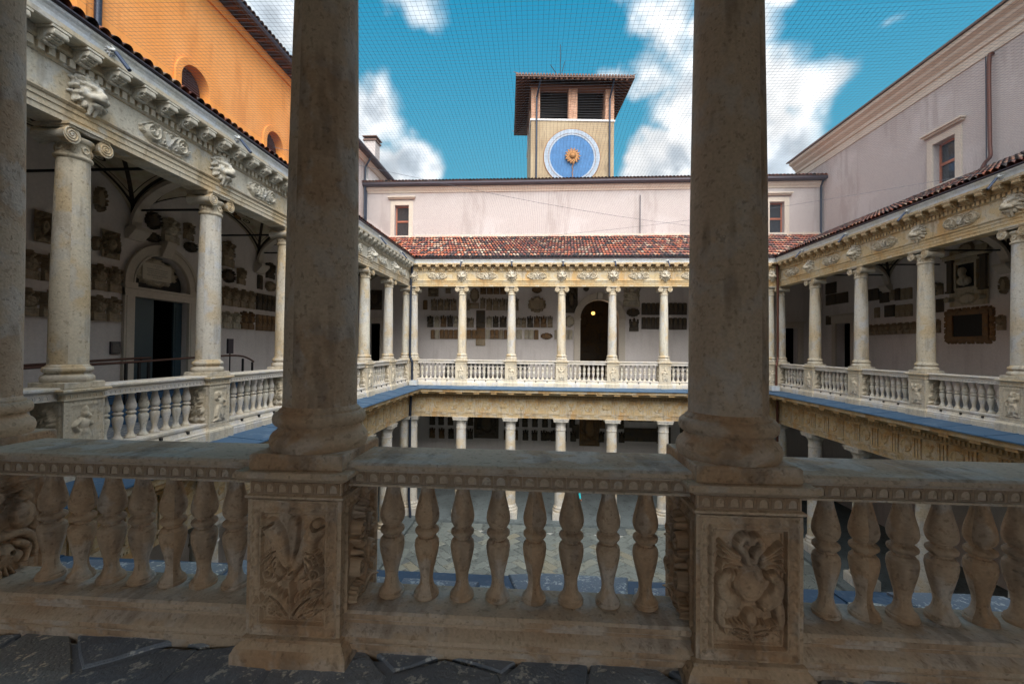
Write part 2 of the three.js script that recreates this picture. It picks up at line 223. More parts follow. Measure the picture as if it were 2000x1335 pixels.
// carved relief: a height field pressed out with round brushes; where it stays below zero the sheet is cut away
class Relief {
  constructor(w, h, nx, ground = 0) { this.w = w; this.h = h; this.nx = nx; this.ny = Math.max(4, Math.round((nx * h) / w)); this.a = new Float32Array((nx + 1) * (this.ny + 1)).fill(ground); }
  each(x0, x1, y0, y1, f) { const { w, h, nx, ny, a } = this, i0 = Math.max(0, Math.floor((x0 / w) * nx)), i1 = Math.min(nx, Math.ceil((x1 / w) * nx)), j0 = Math.max(0, Math.floor((y0 / h) * ny)), j1 = Math.min(ny, Math.ceil((y1 / h) * ny)); for (let j = j0; j <= j1; j++) for (let i = i0; i <= i1; i++) { const k = j * (nx + 1) + i; a[k] = f((i / nx) * w, (j / ny) * h, a[k]); } return this; }
  rect(x0, x1, y0, y1, v) { return this.each(x0, x1, y0, y1, (x, y, a) => (x >= x0 && x <= x1 && y >= y0 && y <= y1 ? v : a)); }
  ell(x, y, rx, ry, h0, H, rot = 0) { const R = Math.max(rx, ry), c = Math.cos(rot), s = Math.sin(rot); return this.each(x - R, x + R, y - R, y + R, (px, py, a) => { const dx = px - x, dy = py - y, u = (dx * c + dy * s) / rx, v = (-dx * s + dy * c) / ry, d = u * u + v * v; return d < 1 ? Math.max(a, h0 + H * Math.sqrt(1 - d)) : a; }); }
  flat(x, y, rx, ry, v) { return this.each(x - rx, x + rx, y - ry, y + ry, (px, py, a) => (((px - x) / rx) ** 2 + ((py - y) / ry) ** 2 < 1 ? v : a)); }
  path(pts, r0, r1, h0, H, cut = false) {
    const c = new THREE.CatmullRomCurve3(pts.map(([x, y]) => new THREE.Vector3(x, y, 0))), L = c.getLength(), n = Math.max(6, Math.ceil(L / (Math.min(r0, r1) * 0.35 + 0.0015)));
    for (let i = 0; i <= n; i++) { const p = c.getPoint(i / n), r = lerp(r0, r1, i / n); if (cut) this.each(p.x - r, p.x + r, p.y - r, p.y + r, (x, y, a) => { const d = ((x - p.x) ** 2 + (y - p.y) ** 2) / (r * r); return d < 1 && a > 0 ? Math.min(a, h0) : a; }); else this.ell(p.x, p.y, r, r, h0, H); }
    return this;
  }
  spiral(x, y, R, turns, dir, a0, r, h0, H) { const p = []; for (let i = 0; i <= 16 * turns; i++) { const t = i / (16 * turns), q = R * (1 - 0.82 * t), a = a0 + dir * t * turns * 2 * Math.PI; p.push([x + q * Math.cos(a), y + q * Math.sin(a)]); } return this.path(p, r, r * 0.55, h0, H); }
  leaf(x, y, ang, L, W, bend, h0, H) { const pts = []; for (let i = 0; i <= 6; i++) { const t = i / 6, a = ang + bend * t; const q = pts[i - 1] || [x, y]; pts.push(i ? [q[0] + (Math.cos(a) * L) / 6, q[1] + (Math.sin(a) * L) / 6] : [x, y]); } this.path(pts, W * 0.55, W * 0.18, h0, H); for (let i = 1; i < 6; i++) { const a = ang + (bend * i) / 6, k = W * 0.75 * (1 - i / 8); for (const s of [-1, 1]) this.ell(pts[i][0] + Math.cos(a + s * 1.1) * k * 0.75, pts[i][1] + Math.sin(a + s * 1.1) * k * 0.75, k * 0.62, k * 0.3, h0, H * 0.8, a + s * 0.7); } return this.path(pts.slice(0, 5), W * 0.07, W * 0.05, h0 + H * 0.45, 0, true); }
  rough(amt, seed) { const { nx, ny, w, h } = this; for (let j = 0; j <= ny; j++) for (let i = 0; i <= nx; i++) { const k = j * (nx + 1) + i; if (this.a[k] > 0) this.a[k] += amt * (fbm3(((i / nx) * w) * 30, ((j / ny) * h) * 30, seed, 3) - 0.5) * 2; } return this; }
  crisp(k, rad) { const { nx, ny, a } = this, W = nx + 1, b = a.slice(); for (let j = 0; j <= ny; j++) for (let i = 0; i <= nx; i++) { let s = 0, n = 0; for (let y = -rad; y <= rad; y++) for (let x = -rad; x <= rad; x++) { const p = i + x, q = j + y; if (p < 0 || q < 0 || p > nx || q > ny) continue; s += Math.max(0, b[q * W + p]); n++; } const q = j * W + i; if (b[q] > 0) a[q] = Math.max(0.002, b[q] + k * (b[q] - s / n)); } return this; }
  geo() {                                                    // centred on its foot, facing +z
    const { nx, ny, w, h, a } = this, pos = [], idx = [], uv = [];
    for (let j = 0; j <= ny; j++) for (let i = 0; i <= nx; i++) { const x = (i / nx - 0.5) * w, y = (j / ny) * h; pos.push(x, y, Math.max(0, a[j * (nx + 1) + i])); uv.push(x, y); }
    for (let j = 0; j < ny; j++) for (let i = 0; i < nx; i++) { const k = j * (nx + 1) + i; if (Math.max(a[k], a[k + 1], a[k + nx + 1], a[k + nx + 2]) <= 0) continue; idx.push(k, k + 1, k + nx + 2, k, k + nx + 2, k + nx + 1); }
    const g = new THREE.BufferGeometry(); g.setAttribute('position', new THREE.Float32BufferAttribute(pos, 3)); g.setAttribute('uv', new THREE.Float32BufferAttribute(uv, 2)); g.setIndex(idx); g.computeVertexNormals(); return g;
  }
}

// ------------------------------------------------------------------ objects
const taken = new Map();
const numbered = (n) => { const k = taken.get(n) ?? 0; taken.set(n, k + 1); return k ? n + '_' + String(k).padStart(3, '0') : n; };
function tag(o, label, category, group) { o.userData.label = label; o.userData.category = category; if (group) o.userData.group = group; return o; }
function thing(name, label, category, [x, y, z] = [0, 0, 0], turn = 0, group) { const o = new THREE.Group(); o.name = numbered(name); o.position.set(x, y, z); o.rotation.y = turn; scene.add(o); return label ? tag(o, label, category, group) : o; }
function part(parent, name, geo, m, [x, y, z] = [0, 0, 0], ry = 0) { const o = new THREE.Mesh(geo, m); o.name = name; o.position.set(x, y, z); o.rotation.y = ry; o.castShadow = o.receiveShadow = true; parent.add(o); return o; }
function struct(name, geo, m, pos, ry) { const o = part(scene, numbered(name), geo, m, pos, ry); o.userData.kind = 'structure'; return o; }
const stuff = (o) => { o.userData.kind = 'stuff'; return o; };
const ORD = ['first', 'second', 'third', 'fourth', 'fifth', 'sixth', 'seventh', 'eighth', 'ninth'];

// ------------------------------------------------------------------ the four sides of the courtyard (metres; y = 0 is the upper gallery floor)
const XL = -6.48, XR = 11.098, VN = 2.517, VF = 20.42, WL = -10.62, WR = 15.84, WF = 25.0, WN = -1.9, GROUND = -6.35, BX = 2.3957, BD = 2.4778;
const SIDES = {
  near: { pos: [XR, 0, -VN], turn: Math.PI, len: XR - XL, cols: [3.467, 1.0717, -1.324, -3.625].map((u) => XR - u), depth: 4.417, ends: [WR - XR, XL - WL], word: 'near', railTop: 1.055, capTop: 1.02, block: 1.105, ledge: 0.235 },
  left: { pos: [XL, 0, -VN], turn: Math.PI / 2, len: VF - VN, cols: [...Array(8).keys()].map((i) => 0.48 + i * BD), depth: XL - WL, ends: [VN - WN, WF - VF], word: 'left' },
  far: { pos: [XL, 0, -VF], turn: 0, len: XR - XL, cols: [...Array(8).keys()].map((i) => 0.35 + i * BX * 0.9965), depth: WF - VF, ends: [XL - WL, WR - XR], word: 'far' },
  right: { pos: [XR, 0, -VF], turn: -Math.PI / 2, len: VF - VN, cols: [...Array(8).keys()].map((i) => VF - (20.45 - i * BD)), depth: WR - XR, ends: [WF - VF, VN - WN], word: 'right' },
};
for (const k in SIDES) SIDES[k] = { railTop: 1.115, capTop: 1.09, block: 1.18, ledge: 0.22, key: k, ...SIDES[k] };

// ---- columns
const COL = {
  base: (seg) => lathe([[0, 0], [0.262, 0], [0.27, 0.02], [0.274, 0.045], [0.268, 0.07], [0.256, 0.088], [0.244, 0.092], [0.238, 0.1], [0.226, 0.118], [0.228, 0.13], [0.246, 0.134], [0.256, 0.146], [0.26, 0.166], [0.255, 0.188], [0.244, 0.202], [0.226, 0.205], [0.226, 0.218], [0.214, 0.222], [0.207, 0.24]], seg, 0.9),
  shaft: (seg) => lathe([[0.207, 0.24], [0.2055, 0.5], [0.204, 0.9], [0.2, 1.4], [0.193, 1.9], [0.185, 2.4], [0.1765, 2.85], [0.174, 3.04], [0.178, 3.06]], seg, 0),
  low: (seg) => lathe([[0.27, 0.62], [0.268, 1.4], [0.258, 2.4], [0.24, 3.4], [0.228, 4.02], [0.233, 4.05]], seg, 0),
};
function capitalNeck(seg) {
  const list = [lathe([[0.176, 3.04], [0.2, 3.062], [0.205, 3.078], [0.2, 3.094], [0.183, 3.1], [0.178, 3.115], [0.182, 3.25], [0.188, 3.262], [0.19, 3.268], [0.2, 3.27], [0.216, 3.29], [0.222, 3.318], [0.21, 3.34], [0, 3.34]], seg, 0.7)];
  for (let k = 0; k < 8; k++) {                            // rosettes and leaves round the necking
    const a = (k / 8) * 2 * Math.PI, r = 0.181;
    const g = k % 2 ? new THREE.SphereGeometry(0.032, 8, 6).scale(1, 1.5, 0.42) : new THREE.TorusGeometry(0.04, 0.012, 6, 12);
    list.push(buv(g.toNonIndexed().translate(0, 3.183, r).rotateY(a)));
    const e = new THREE.SphereGeometry(0.02, 8, 6).scale(1, 1.3, 0.6).translate(0, 3.31, 0.213).rotateY(a + 0.39); list.push(buv(e.toNonIndexed()));
    for (const s of [-1, 1]) list.push(buv(new THREE.SphereGeometry(0.014, 6, 5).scale(0.7, 2.6, 0.6).rotateZ(s * 0.5).translate(s * 0.034, 3.18, r + 0.002).rotateY(a + 0.39).toNonIndexed()));
  }
  return join(list);
}
function bolster(side, seg) {                              // one scroll of an Ionic capital, its spirals towards the court and the gallery
  const L = 0.235, R = 0.112, x = side * 0.222, y = 3.305, prof = [];
  for (let i = 0; i <= 12; i++) { const t = i / 12 - 0.5, k = Math.abs(t) * 2; prof.push([R * (0.66 + 0.34 * k ** 1.6) + (Math.abs(k) < 0.12 ? 0.012 : 0), t * 2 * L]); }
  const list = [lathe([[0, -L], [R * 0.97, -L], ...prof, [R * 0.97, L], [0, L]], seg, 0.6).rotateX(Math.PI / 2).translate(x, y, 0)];
  for (const z of [-1, 1]) {
    const pts = []; for (let i = 0; i <= 40; i++) { const t = i / 40, a = Math.PI / 2 - side * t * 2.4 * 2 * Math.PI, r = lerp(R - 0.012, 0.014, t ** 0.8); pts.push([x + r * Math.cos(a), y + r * Math.sin(a), z * (L + 0.002)]); }
    list.push(tube(pts, 0.012, 5, seg > 16 ? 60 : 34)); list.push(buv(new THREE.SphereGeometry(0.02, 8, 6).scale(1, 1, 0.7).translate(x, y, z * L).toNonIndexed()));
  }
  return join(list);
}
function abacus() { const list = [box(-0.27, 0.27, 3.398, 3.425, -0.25, 0.25), box(-0.288, 0.288, 3.427, 3.462, -0.27, 0.27)]; for (const z of [-1, 1]) { list.push(tube([[-0.2, 3.405, z * 0.234], [-0.1, 3.396, z * 0.234], [0, 3.39, z * 0.234], [0.1, 3.396, z * 0.234], [0.2, 3.405, z * 0.234]], 0.012, 5, 10)); } return join(list); }
function makeColumn(seg, mats) {
  const o = new THREE.Group();
  part(o, 'plinth', sqLathe([[0, -0.085], [0.255, -0.085], [0.262, -0.078], [0.262, -0.008], [0.255, 0], [0, 0]]), mats[0]);
  part(o, 'base', COL.base(seg), mats[0]);
  part(o, 'shaft', COL.shaft(seg), mats[1]);
  const c = part(o, 'capital', capitalNeck(Math.min(seg, 24)), mats[2]);
  part(c, 'volute', bolster(-1, seg > 30 ? 20 : 12), mats[2]); part(c, 'volute', bolster(1, seg > 30 ? 20 : 12), mats[2]); part(c, 'abacus', abacus(), mats[2]);
  return o;
}
function makeDoric(seg, m) {
  const o = new THREE.Group();
  part(o, 'pedestal', sqLathe([[0, 0], [0.36, 0], [0.36, 0.3], [0.345, 0.315], [0.345, 0.335], [0, 0.335]]), m);
  part(o, 'base', lathe([[0, 0.335], [0.335, 0.335], [0.352, 0.37], [0.348, 0.42], [0.325, 0.445], [0.305, 0.455], [0.3, 0.48], [0.318, 0.49], [0.322, 0.53], [0.305, 0.56], [0.285, 0.57], [0.27, 0.62]], seg, 0.8), m);
  part(o, 'shaft', COL.low(seg), m);
  const c = part(o, 'capital', lathe([[0.228, 4.02], [0.25, 4.04], [0.25, 4.07], [0.235, 4.08], [0.235, 4.28], [0.26, 4.3], [0.26, 4.33], [0.275, 4.34], [0.33, 4.42], [0.335, 4.44], [0, 4.44]], seg, 0.6), m);
  part(c, 'abacus', join([box(-0.345, 0.345, 4.44, 4.53, -0.345, 0.345), box(-0.37, 0.37, 4.532, 4.575, -0.37, 0.37)]), m);
  return o;
}

// ---- carved patterns
const G0 = 0.004;                                          // ground level of a sunk panel
function framed(w, h, n, border = 0.055) {
  const r = new Relief(w, h, n, 0.018);
  r.each(0, w, 0, h, (x, y) => { const d = Math.min(x, w - x, y, h - y), t = (x + y) * 60; return d > border + 0.03 ? G0 : d > border + 0.012 ? 0.009 : d > border ? 0.02 : d > 0.012 && d < border - 0.008 ? 0.0145 + 0.004 * Math.sin(t) * Math.sin((x - y) * 60) : 0.0175; });
  return r;
}
const PANELS = {
  dragons(n) {
    const w = 0.5, h = 0.72, r = framed(w, h, n), c = w / 2;
    for (const s of [-1, 1]) { const X = (q) => c + s * q;
      r.path([[X(0.135), 0.575], [X(0.1), 0.53], [X(0.075), 0.47], [X(0.05), 0.42], [X(0.02), 0.385]], 0.05, 0.03, G0, 0.034).ell(X(0.125), 0.555, 0.062, 0.038, G0, 0.042, s * 0.9).ell(X(0.155), 0.59, 0.035, 0.018, G0, 0.036, s * 0.6);
      r.path([[X(0.17), 0.59], [X(0.14), 0.585], [X(0.11), 0.6]], 0.008, 0.006, G0 + 0.004, 0, true);
      r.path([[X(0.1), 0.5], [X(0.085), 0.43], [X(0.09), 0.37], [X(0.055), 0.335]], 0.034, 0.026, G0, 0.032);
      for (let k = 0; k < 4; k++) r.leaf(X(0.085), 0.46 - k * 0.03, s > 0 ? -0.25 - 0.35 * k : Math.PI + 0.25 + 0.35 * k, 0.11 - 0.012 * k, 0.036, s * -0.8, G0, 0.024);
      r.spiral(X(0.13), 0.34, 0.035, 1.4, s, 0, 0.011, G0, 0.028);
      r.leaf(X(0.02), 0.13, Math.PI / 2 - s * 0.5, 0.2, 0.075, -s * 0.7, G0, 0.03).leaf(X(0.05), 0.12, Math.PI / 2 - s * 1.0, 0.17, 0.06, -s * 0.4, G0, 0.028).spiral(X(0.1), 0.15, 0.04, 1.5, -s, 0.5, 0.011, G0, 0.028).spiral(X(0.14), 0.25, 0.03, 1.3, s, 0.5, 0.01, G0, 0.026);
      r.ell(X(0.035), 0.315, 0.024, 0.016, G0, 0.032);
    }
    r.path([[c, 0.6], [c, 0.5], [c, 0.4]], 0.034, 0.016, G0, 0.026).ell(c, 0.345, 0.034, 0.04, G0, 0.045).path([[c, 0.11], [c, 0.2], [c, 0.3]], 0.014, 0.01, G0, 0.03);
    for (const s of [-1, 1]) r.path([[c + s * 0.012, 0.355], [c + s * 0.014, 0.357]], 0.006, 0.006, G0 + 0.012, 0, true);
    return r.crisp(0.9, Math.max(1, Math.round(n / 36))).rough(0.0022, 1).geo();
  },
  shield(n) {
    const w = 0.5, h = 0.72, r = framed(w, h, n), c = w / 2;
    r.ell(c, 0.385, 0.085, 0.1, G0, 0.03).flat(c, 0.385, 0.066, 0.08, G0 + 0.021).ell(c, 0.385, 0.062, 0.075, G0 + 0.014, 0.014);
    for (const s of [-1, 1]) { const X = (q) => c + s * q;
      r.path([[X(0.012), 0.5], [X(0.03), 0.54], [X(0.055), 0.58], [X(0.03), 0.615], [X(0.008), 0.6]], 0.022, 0.026, G0, 0.034);
      for (let k = 0; k < 5; k++) r.path([[X(0.055 + k * 0.004), 0.52 - k * 0.012], [X(0.1), 0.545 - k * 0.016], [X(0.15), 0.59 - k * 0.03]], 0.013, 0.009, G0, 0.026);
      r.path([[X(0.05), 0.485], [X(0.1), 0.5], [X(0.14), 0.49], [X(0.155), 0.465]], 0.016, 0.01, G0, 0.03);
      r.path([[X(0.085), 0.3], [X(0.115), 0.31], [X(0.135), 0.35], [X(0.14), 0.4], [X(0.115), 0.43]], 0.046, 0.026, G0, 0.034).ell(X(0.1), 0.425, 0.032, 0.02, G0, 0.036, s * -0.8);
      r.path([[X(0.13), 0.3], [X(0.15), 0.24], [X(0.14), 0.19], [X(0.1), 0.175]], 0.036, 0.014, G0, 0.03).path([[X(0.09), 0.29], [X(0.06), 0.27]], 0.018, 0.01, G0, 0.028);
      r.spiral(X(0.115), 0.175, 0.03, 1.3, s, 0.3, 0.009, G0, 0.026).leaf(X(0.02), 0.16, Math.PI / 2 - s * 0.9, 0.12, 0.05, -s * 1.3, G0, 0.028).leaf(X(0.015), 0.14, Math.PI / 2 - s * 1.8, 0.1, 0.04, s * 0.9, G0, 0.024);
    }
    r.ell(c, 0.215, 0.036, 0.045, G0, 0.036).path([[c, 0.12], [c, 0.2]], 0.012, 0.02, G0, 0.028).ell(c, 0.505, 0.026, 0.02, G0, 0.036);
    return r.crisp(0.9, Math.max(1, Math.round(n / 36))).rough(0.0022, 2).geo();
  },
  floral(n) {
    const w = 0.5, h = 0.72, r = framed(w, h, n), c = w / 2;
    r.path([[c, 0.1], [c + 0.02, 0.25], [c - 0.02, 0.42], [c, 0.6]], 0.022, 0.012, G0, 0.04);
    for (const s of [-1, 1]) { const X = (q) => c + s * q; r.spiral(X(0.085), 0.3, 0.07, 1.7, s, Math.PI / 2, 0.017, G0, 0.05).spiral(X(0.075), 0.5, 0.055, 1.6, -s, -Math.PI / 2, 0.016, G0, 0.05).ell(X(0.085), 0.3, 0.024, 0.024, G0, 0.06).ell(X(0.075), 0.5, 0.026, 0.026, G0, 0.06); r.leaf(c, 0.12, Math.PI / 2 - s * 0.9, 0.17, 0.06, -s, G0, 0.045).leaf(c, 0.4, Math.PI / 2 - s * 0.8, 0.14, 0.05, -s * 0.6, G0, 0.045); for (let k = 0; k < 5; k++) r.ell(X(0.03 + 0.02 * (k % 3)), 0.57 + 0.02 * Math.floor(k / 2), 0.018, 0.018, G0, 0.05); }
    r.ell(c, 0.38, 0.04, 0.05, G0, 0.05).ell(c, 0.62, 0.03, 0.035, G0, 0.055);
    return r.crisp(0.9, Math.max(1, Math.round(n / 36))).rough(0.0022, 3).geo();
  },
  beasts(n) {
    const w = 0.5, h = 0.72, r = framed(w, h, n), c = w / 2;
    r.path([[0.13, 0.1], [0.15, 0.3], [0.13, 0.45], [0.2, 0.58], [0.3, 0.62]], 0.022, 0.014, G0, 0.04); for (let k = 0; k < 7; k++) r.leaf(0.15 + 0.025 * k, 0.48 + 0.02 * k, 0.4 + k * 0.4, 0.09, 0.035, 0.6, G0, 0.036);
    r.ell(0.33, 0.45, 0.065, 0.095, G0, 0.055, 0.15).ell(0.33, 0.56, 0.036, 0.034, G0, 0.055).path([[0.36, 0.48], [0.385, 0.4], [0.39, 0.34]], 0.03, 0.014, G0, 0.04).path([[0.12, 0.34], [0.22, 0.345], [0.34, 0.33], [0.39, 0.25], [0.385, 0.17]], 0.03, 0.022, G0, 0.045);
    r.ell(0.21, 0.22, 0.09, 0.085, G0, 0.055).ell(0.28, 0.2, 0.05, 0.045, G0, 0.05).path([[0.3, 0.28], [0.35, 0.24], [0.33, 0.16]], 0.026, 0.02, G0, 0.045); for (let k = 0; k < 5; k++) r.path([[0.16 + k * 0.02, 0.17], [0.12 + k * 0.035, 0.11]], 0.014, 0.01, G0, 0.04);
    for (const q of [0.18, 0.245]) r.path([[q, 0.235], [q + 0.004, 0.236]], 0.015, 0.014, G0 + 0.016, 0, true);
    return r.crisp(0.9, Math.max(1, Math.round(n / 36))).rough(0.003, 4).geo();
  },
  figure(n, v) {                                           // a small standing or seated figure in a sunk frame
    const w = 0.5, h = 0.72, r = framed(w, h, n, 0.06), c = w / 2 + [0.0, -0.01, 0.01, 0.0][v], hx = c + [0.01, 0.02, -0.03, 0][v], R = rng(40 + v);
    r.ell(hx, 0.55, 0.042, 0.05, G0, 0.055); if (v === 1) r.ell(hx, 0.6, 0.03, 0.05, G0, 0.045); if (v !== 1) for (let k = 0; k < 7; k++) r.ell(hx - 0.04 + k * 0.013, 0.585 + 0.008 * Math.sin(k), 0.014, 0.014, G0, 0.04);
    r.ell(c, 0.43, 0.075, 0.085, G0, 0.052).ell(c, 0.34, 0.062, 0.06, G0, 0.048);
    const arm = [[[0.06, 0.46], [0.12, 0.47], [0.125, 0.56]], [[0.06, 0.46], [0.1, 0.42], [0.075, 0.52]], [[0.06, 0.46], [0.12, 0.42], [0.13, 0.34]], [[0.06, 0.46], [0.13, 0.5], [0.15, 0.58]]][v], arm2 = [[[-0.06, 0.46], [-0.12, 0.4], [-0.1, 0.3]], [[-0.06, 0.46], [-0.12, 0.42], [-0.06, 0.34]], [[-0.06, 0.46], [-0.1, 0.5], [-0.11, 0.58]], [[-0.06, 0.46], [-0.13, 0.5], [-0.15, 0.58]]][v];
    for (const a of [arm, arm2]) r.path(a.map(([x, y]) => [c + x, y]), 0.028, 0.018, G0, 0.04);
    for (let k = 0; k < 9; k++) { const q = -0.08 + 0.02 * k; r.path([[c + q * 0.6, 0.36], [c + q * 1.15 + 0.01 * (R() - 0.5), 0.27], [c + q * 1.3 + 0.02 * (R() - 0.5), 0.19]], 0.016, 0.019, G0, 0.03 + 0.012 * R()); }
    r.path([[c - 0.04, 0.22], [c - 0.06, 0.15], [c - 0.085, 0.12]], 0.028, 0.016, G0, 0.04).path([[c + 0.045, 0.22], [c + 0.055, 0.15], [c + 0.085, 0.125]], 0.028, 0.016, G0, 0.04).rect(0.09, w - 0.09, 0.09, 0.108, 0.026);
    if (v === 3) for (const s of [-1, 1]) for (let k = 0; k < 4; k++) r.path([[c + s * 0.05, 0.5 - k * 0.02], [c + s * 0.15, 0.56 - k * 0.04]], 0.014, 0.008, G0, 0.024);
    return r.crisp(0.8, 1).rough(0.003, 5 + v).geo();
  },
  scroll(n, v) {                                           // long foliate relief in the frieze, cut to its outline
    const w = 1.0, h = 0.37, r = new Relief(w, h, n, -1), c = w / 2, y = h / 2;
    r.ell(c, y, 0.47, 0.172, 0.004, 0.004);
    for (const s of [-1, 1]) { const X = (q) => c + s * q; r.spiral(X(0.28), y, 0.13, 1.9, s, v ? 0.6 : Math.PI, 0.026, 0.006, 0.05).ell(X(0.28), y, 0.035, 0.035, 0.01, 0.055); for (let k = 0; k < 6; k++) r.leaf(X(0.28), y, k * 1.05 + v, 0.13, 0.05, 0.8 * s, 0.005, 0.034); r.path([[X(0.04), y - 0.06], [X(0.11), y + 0.05], [X(0.17), y + 0.1], [X(0.3), y + 0.15]], 0.026, 0.016, 0.006, 0.045).leaf(X(0.4), y - 0.05, s > 0 ? 0.3 : Math.PI - 0.3, 0.1, 0.05, s * 0.8, 0.005, 0.035); }
    for (let k = 0; k < 8; k++) r.spiral(c + (k - 3.5) * 0.055, y + (k % 2 ? 0.09 : -0.09), 0.04, 1.2, k % 2 ? 1 : -1, k, 0.015, 0.005, 0.04); for (const s of [-1, 1]) r.path([[c, y - s * 0.15], [c + 0.25, y - s * 0.16], [c + 0.44, y - s * 0.05]], 0.014, 0.012, 0.004, 0.026).path([[c, y - s * 0.15], [c - 0.25, y - s * 0.16], [c - 0.44, y - s * 0.05]], 0.014, 0.012, 0.004, 0.026);
    if (v === 0) r.ell(c, y + 0.02, 0.065, 0.09, 0.01, 0.06).ell(c, y - 0.07, 0.05, 0.05, 0.01, 0.05);
    else if (v === 1) r.ell(c, y, 0.08, 0.12, 0.006, 0.045).flat(c, y, 0.058, 0.092, 0.035);
    else { r.ell(c - 0.06, y + 0.03, 0.06, 0.08, 0.006, 0.05).ell(c + 0.06, y + 0.03, 0.06, 0.08, 0.006, 0.05).ell(c, y + 0.1, 0.03, 0.035, 0.006, 0.055); }
    return r.geo();
  },
  crest(n, v) {                                            // coat of arms: helmet crest, shield, name tablet
    const w = 0.42, h = 0.68, r = new Relief(w, h, n, -1), c = w / 2, R = rng(90 + v);
    r.rect(0.02, w - 0.02, 0.0, 0.2, 0.05).rect(0.05, w - 0.05, 0.035, 0.165, 0.042).rect(0.035, w - 0.035, 0.2, 0.5, 0.035);
    r.ell(c, 0.36, 0.125, 0.15, 0.04, 0.05).flat(c, 0.37, 0.095, 0.115, 0.078).path([[c - 0.08, 0.4], [c + 0.08, 0.33]], 0.012, 0.012, 0.078, 0.016).path([[c, 0.27], [c, 0.47]], 0.012, 0.012, 0.078, 0.014);
    r.ell(c, 0.56, 0.06, 0.065, 0.03, 0.08).ell(c + 0.01 * (v - 1), 0.635, 0.035, 0.042, 0.02, 0.06);
    for (const s of [-1, 1]) for (let k = 0; k < 5; k++) r.spiral(c + s * (0.13 + 0.02 * R()), 0.3 + 0.07 * k, 0.03 + 0.015 * R(), 1.2, s, R() * 6, 0.013, 0.02, 0.06);
    return r.geo();
  },
  slab(n, v) { const w = 0.3, h = 0.58, r = new Relief(w, h, n, -1), c = w / 2; r.rect(0.005, w - 0.005, 0, h - 0.07, 0.04); r.ell(c, h - 0.08, c - 0.005, 0.08, 0.02, 0.02); r.each(0, w, h - 0.12, h, (x, y, a) => (a > 0 ? 0.04 : a)); r.ell(c, 0.36, 0.095, 0.12, 0.045, 0.03).flat(c, 0.36, 0.07, 0.09, 0.05).ell(c, 0.36 + 0.02 * v, 0.035, 0.05, 0.045, 0.03).rect(0.045, w - 0.045, 0.06, 0.17, 0.048).rect(0.06, w - 0.06, 0.075, 0.155, 0.04); r.spiral(c - 0.08, 0.22, 0.025, 1, 1, 0, 0.01, 0.03, 0.03).spiral(c + 0.08, 0.22, 0.025, 1, -1, Math.PI, 0.01, 0.03, 0.03); return r.geo(); },
  cartouche(n, v) { const w = 0.7, h = 0.56, r = new Relief(w, h, n, -1), c = w / 2, y = h / 2; r.ell(c, y, 0.31, 0.24, 0.02, 0.05).flat(c, y, 0.25, 0.18, 0.045).ell(c, y, 0.24, 0.17, 0.04, 0.02); for (let k = 0; k < 14; k++) { const a = (k / 14) * 6.283; r.spiral(c + 0.29 * Math.cos(a), y + 0.22 * Math.sin(a), 0.042, 1.1, k % 2 ? 1 : -1, a, 0.017, 0.02, 0.065); } r.ell(c, h - 0.045, 0.05, 0.045, 0.03, 0.07).ell(c, 0.045, 0.05, 0.04, 0.03, 0.06); return r.geo(); },
  busy(n, v) { const w = 0.5, h = 0.68, r = new Relief(w, h, n, 0.05), c = w / 2, R = rng(200 + v); r.each(0, w, 0, h, (x, y, a) => (Math.min(x, w - x, y, h - y) < 0.02 ? 0.03 : 0.022)); r.ell(c, 0.36, 0.12, 0.15, 0.03, 0.06).flat(c, 0.36, 0.09, 0.115, 0.075).ell(c, 0.37, 0.05, 0.07, 0.07, 0.025); for (let k = 0; k < 22; k++) { const a = (k / 22) * 6.283; r.spiral(c + 0.18 * Math.cos(a) + 0.02 * R(), 0.36 + 0.25 * Math.sin(a) + 0.02 * R(), 0.03 + 0.02 * R(), 1.2, k % 2 ? 1 : -1, R() * 6, 0.014, 0.025, 0.055); } r.ell(c, 0.6, 0.05, 0.05, 0.03, 0.07).rect(0.1, w - 0.1, 0.04, 0.11, 0.05); return r.rough(0.006, 9).geo(); },
  medal(n, v) {
    if (v > 0) { const w = 0.44, h = 0.44, r = new Relief(w, h, n, -1), c = w / 2; if (v === 1) { for (const s of [-1, 1]) r.path([[c + s * 0.12, 0.36], [c + s * 0.1, 0.22], [c + s * 0.03, 0.12]], 0.028, 0.022, 0.004, 0.03).path([[c + s * 0.13, 0.36], [c + s * 0.19, 0.38]], 0.02, 0.01, 0.004, 0.025).path([[c + s * 0.17, 0.36], [c + s * 0.17, 0.12]], 0.01, 0.01, 0.004, 0.02); r.ell(c, 0.3, 0.06, 0.08, 0.004, 0.03).ell(c, 0.12, 0.035, 0.045, 0.004, 0.03); } else if (v === 2) { r.ell(c, 0.26, 0.1, 0.07, 0.004, 0.035).path([[c, 0.22], [c, 0.08]], 0.018, 0.024, 0.004, 0.03).rect(c - 0.11, c + 0.11, 0.03, 0.06, 0.018).spiral(c - 0.08, 0.34, 0.05, 1.2, 1, 0, 0.014, 0.004, 0.025).spiral(c + 0.08, 0.34, 0.05, 1.2, -1, 3.1, 0.014, 0.004, 0.025); } else { for (const s of [-1, 1]) r.ell(c + s * 0.08, 0.2, 0.09, 0.1, 0.004, 0.035).spiral(c + s * 0.08, 0.2, 0.06, 1.4, s, 0, 0.014, 0.01, 0.035); r.path([[c - 0.16, 0.34], [c, 0.3], [c + 0.16, 0.34]], 0.02, 0.02, 0.004, 0.025); } return r.geo(); }
    const g = lathe([[0, 0.03], [0.05, 0.032], [0.09, 0.014], [0.14, 0.012], [0.15, 0.026], [0.175, 0.032], [0.19, 0.022], [0.2, 0.0]], 28, 0.6); return g.rotateX(Math.PI / 2);
  },
};
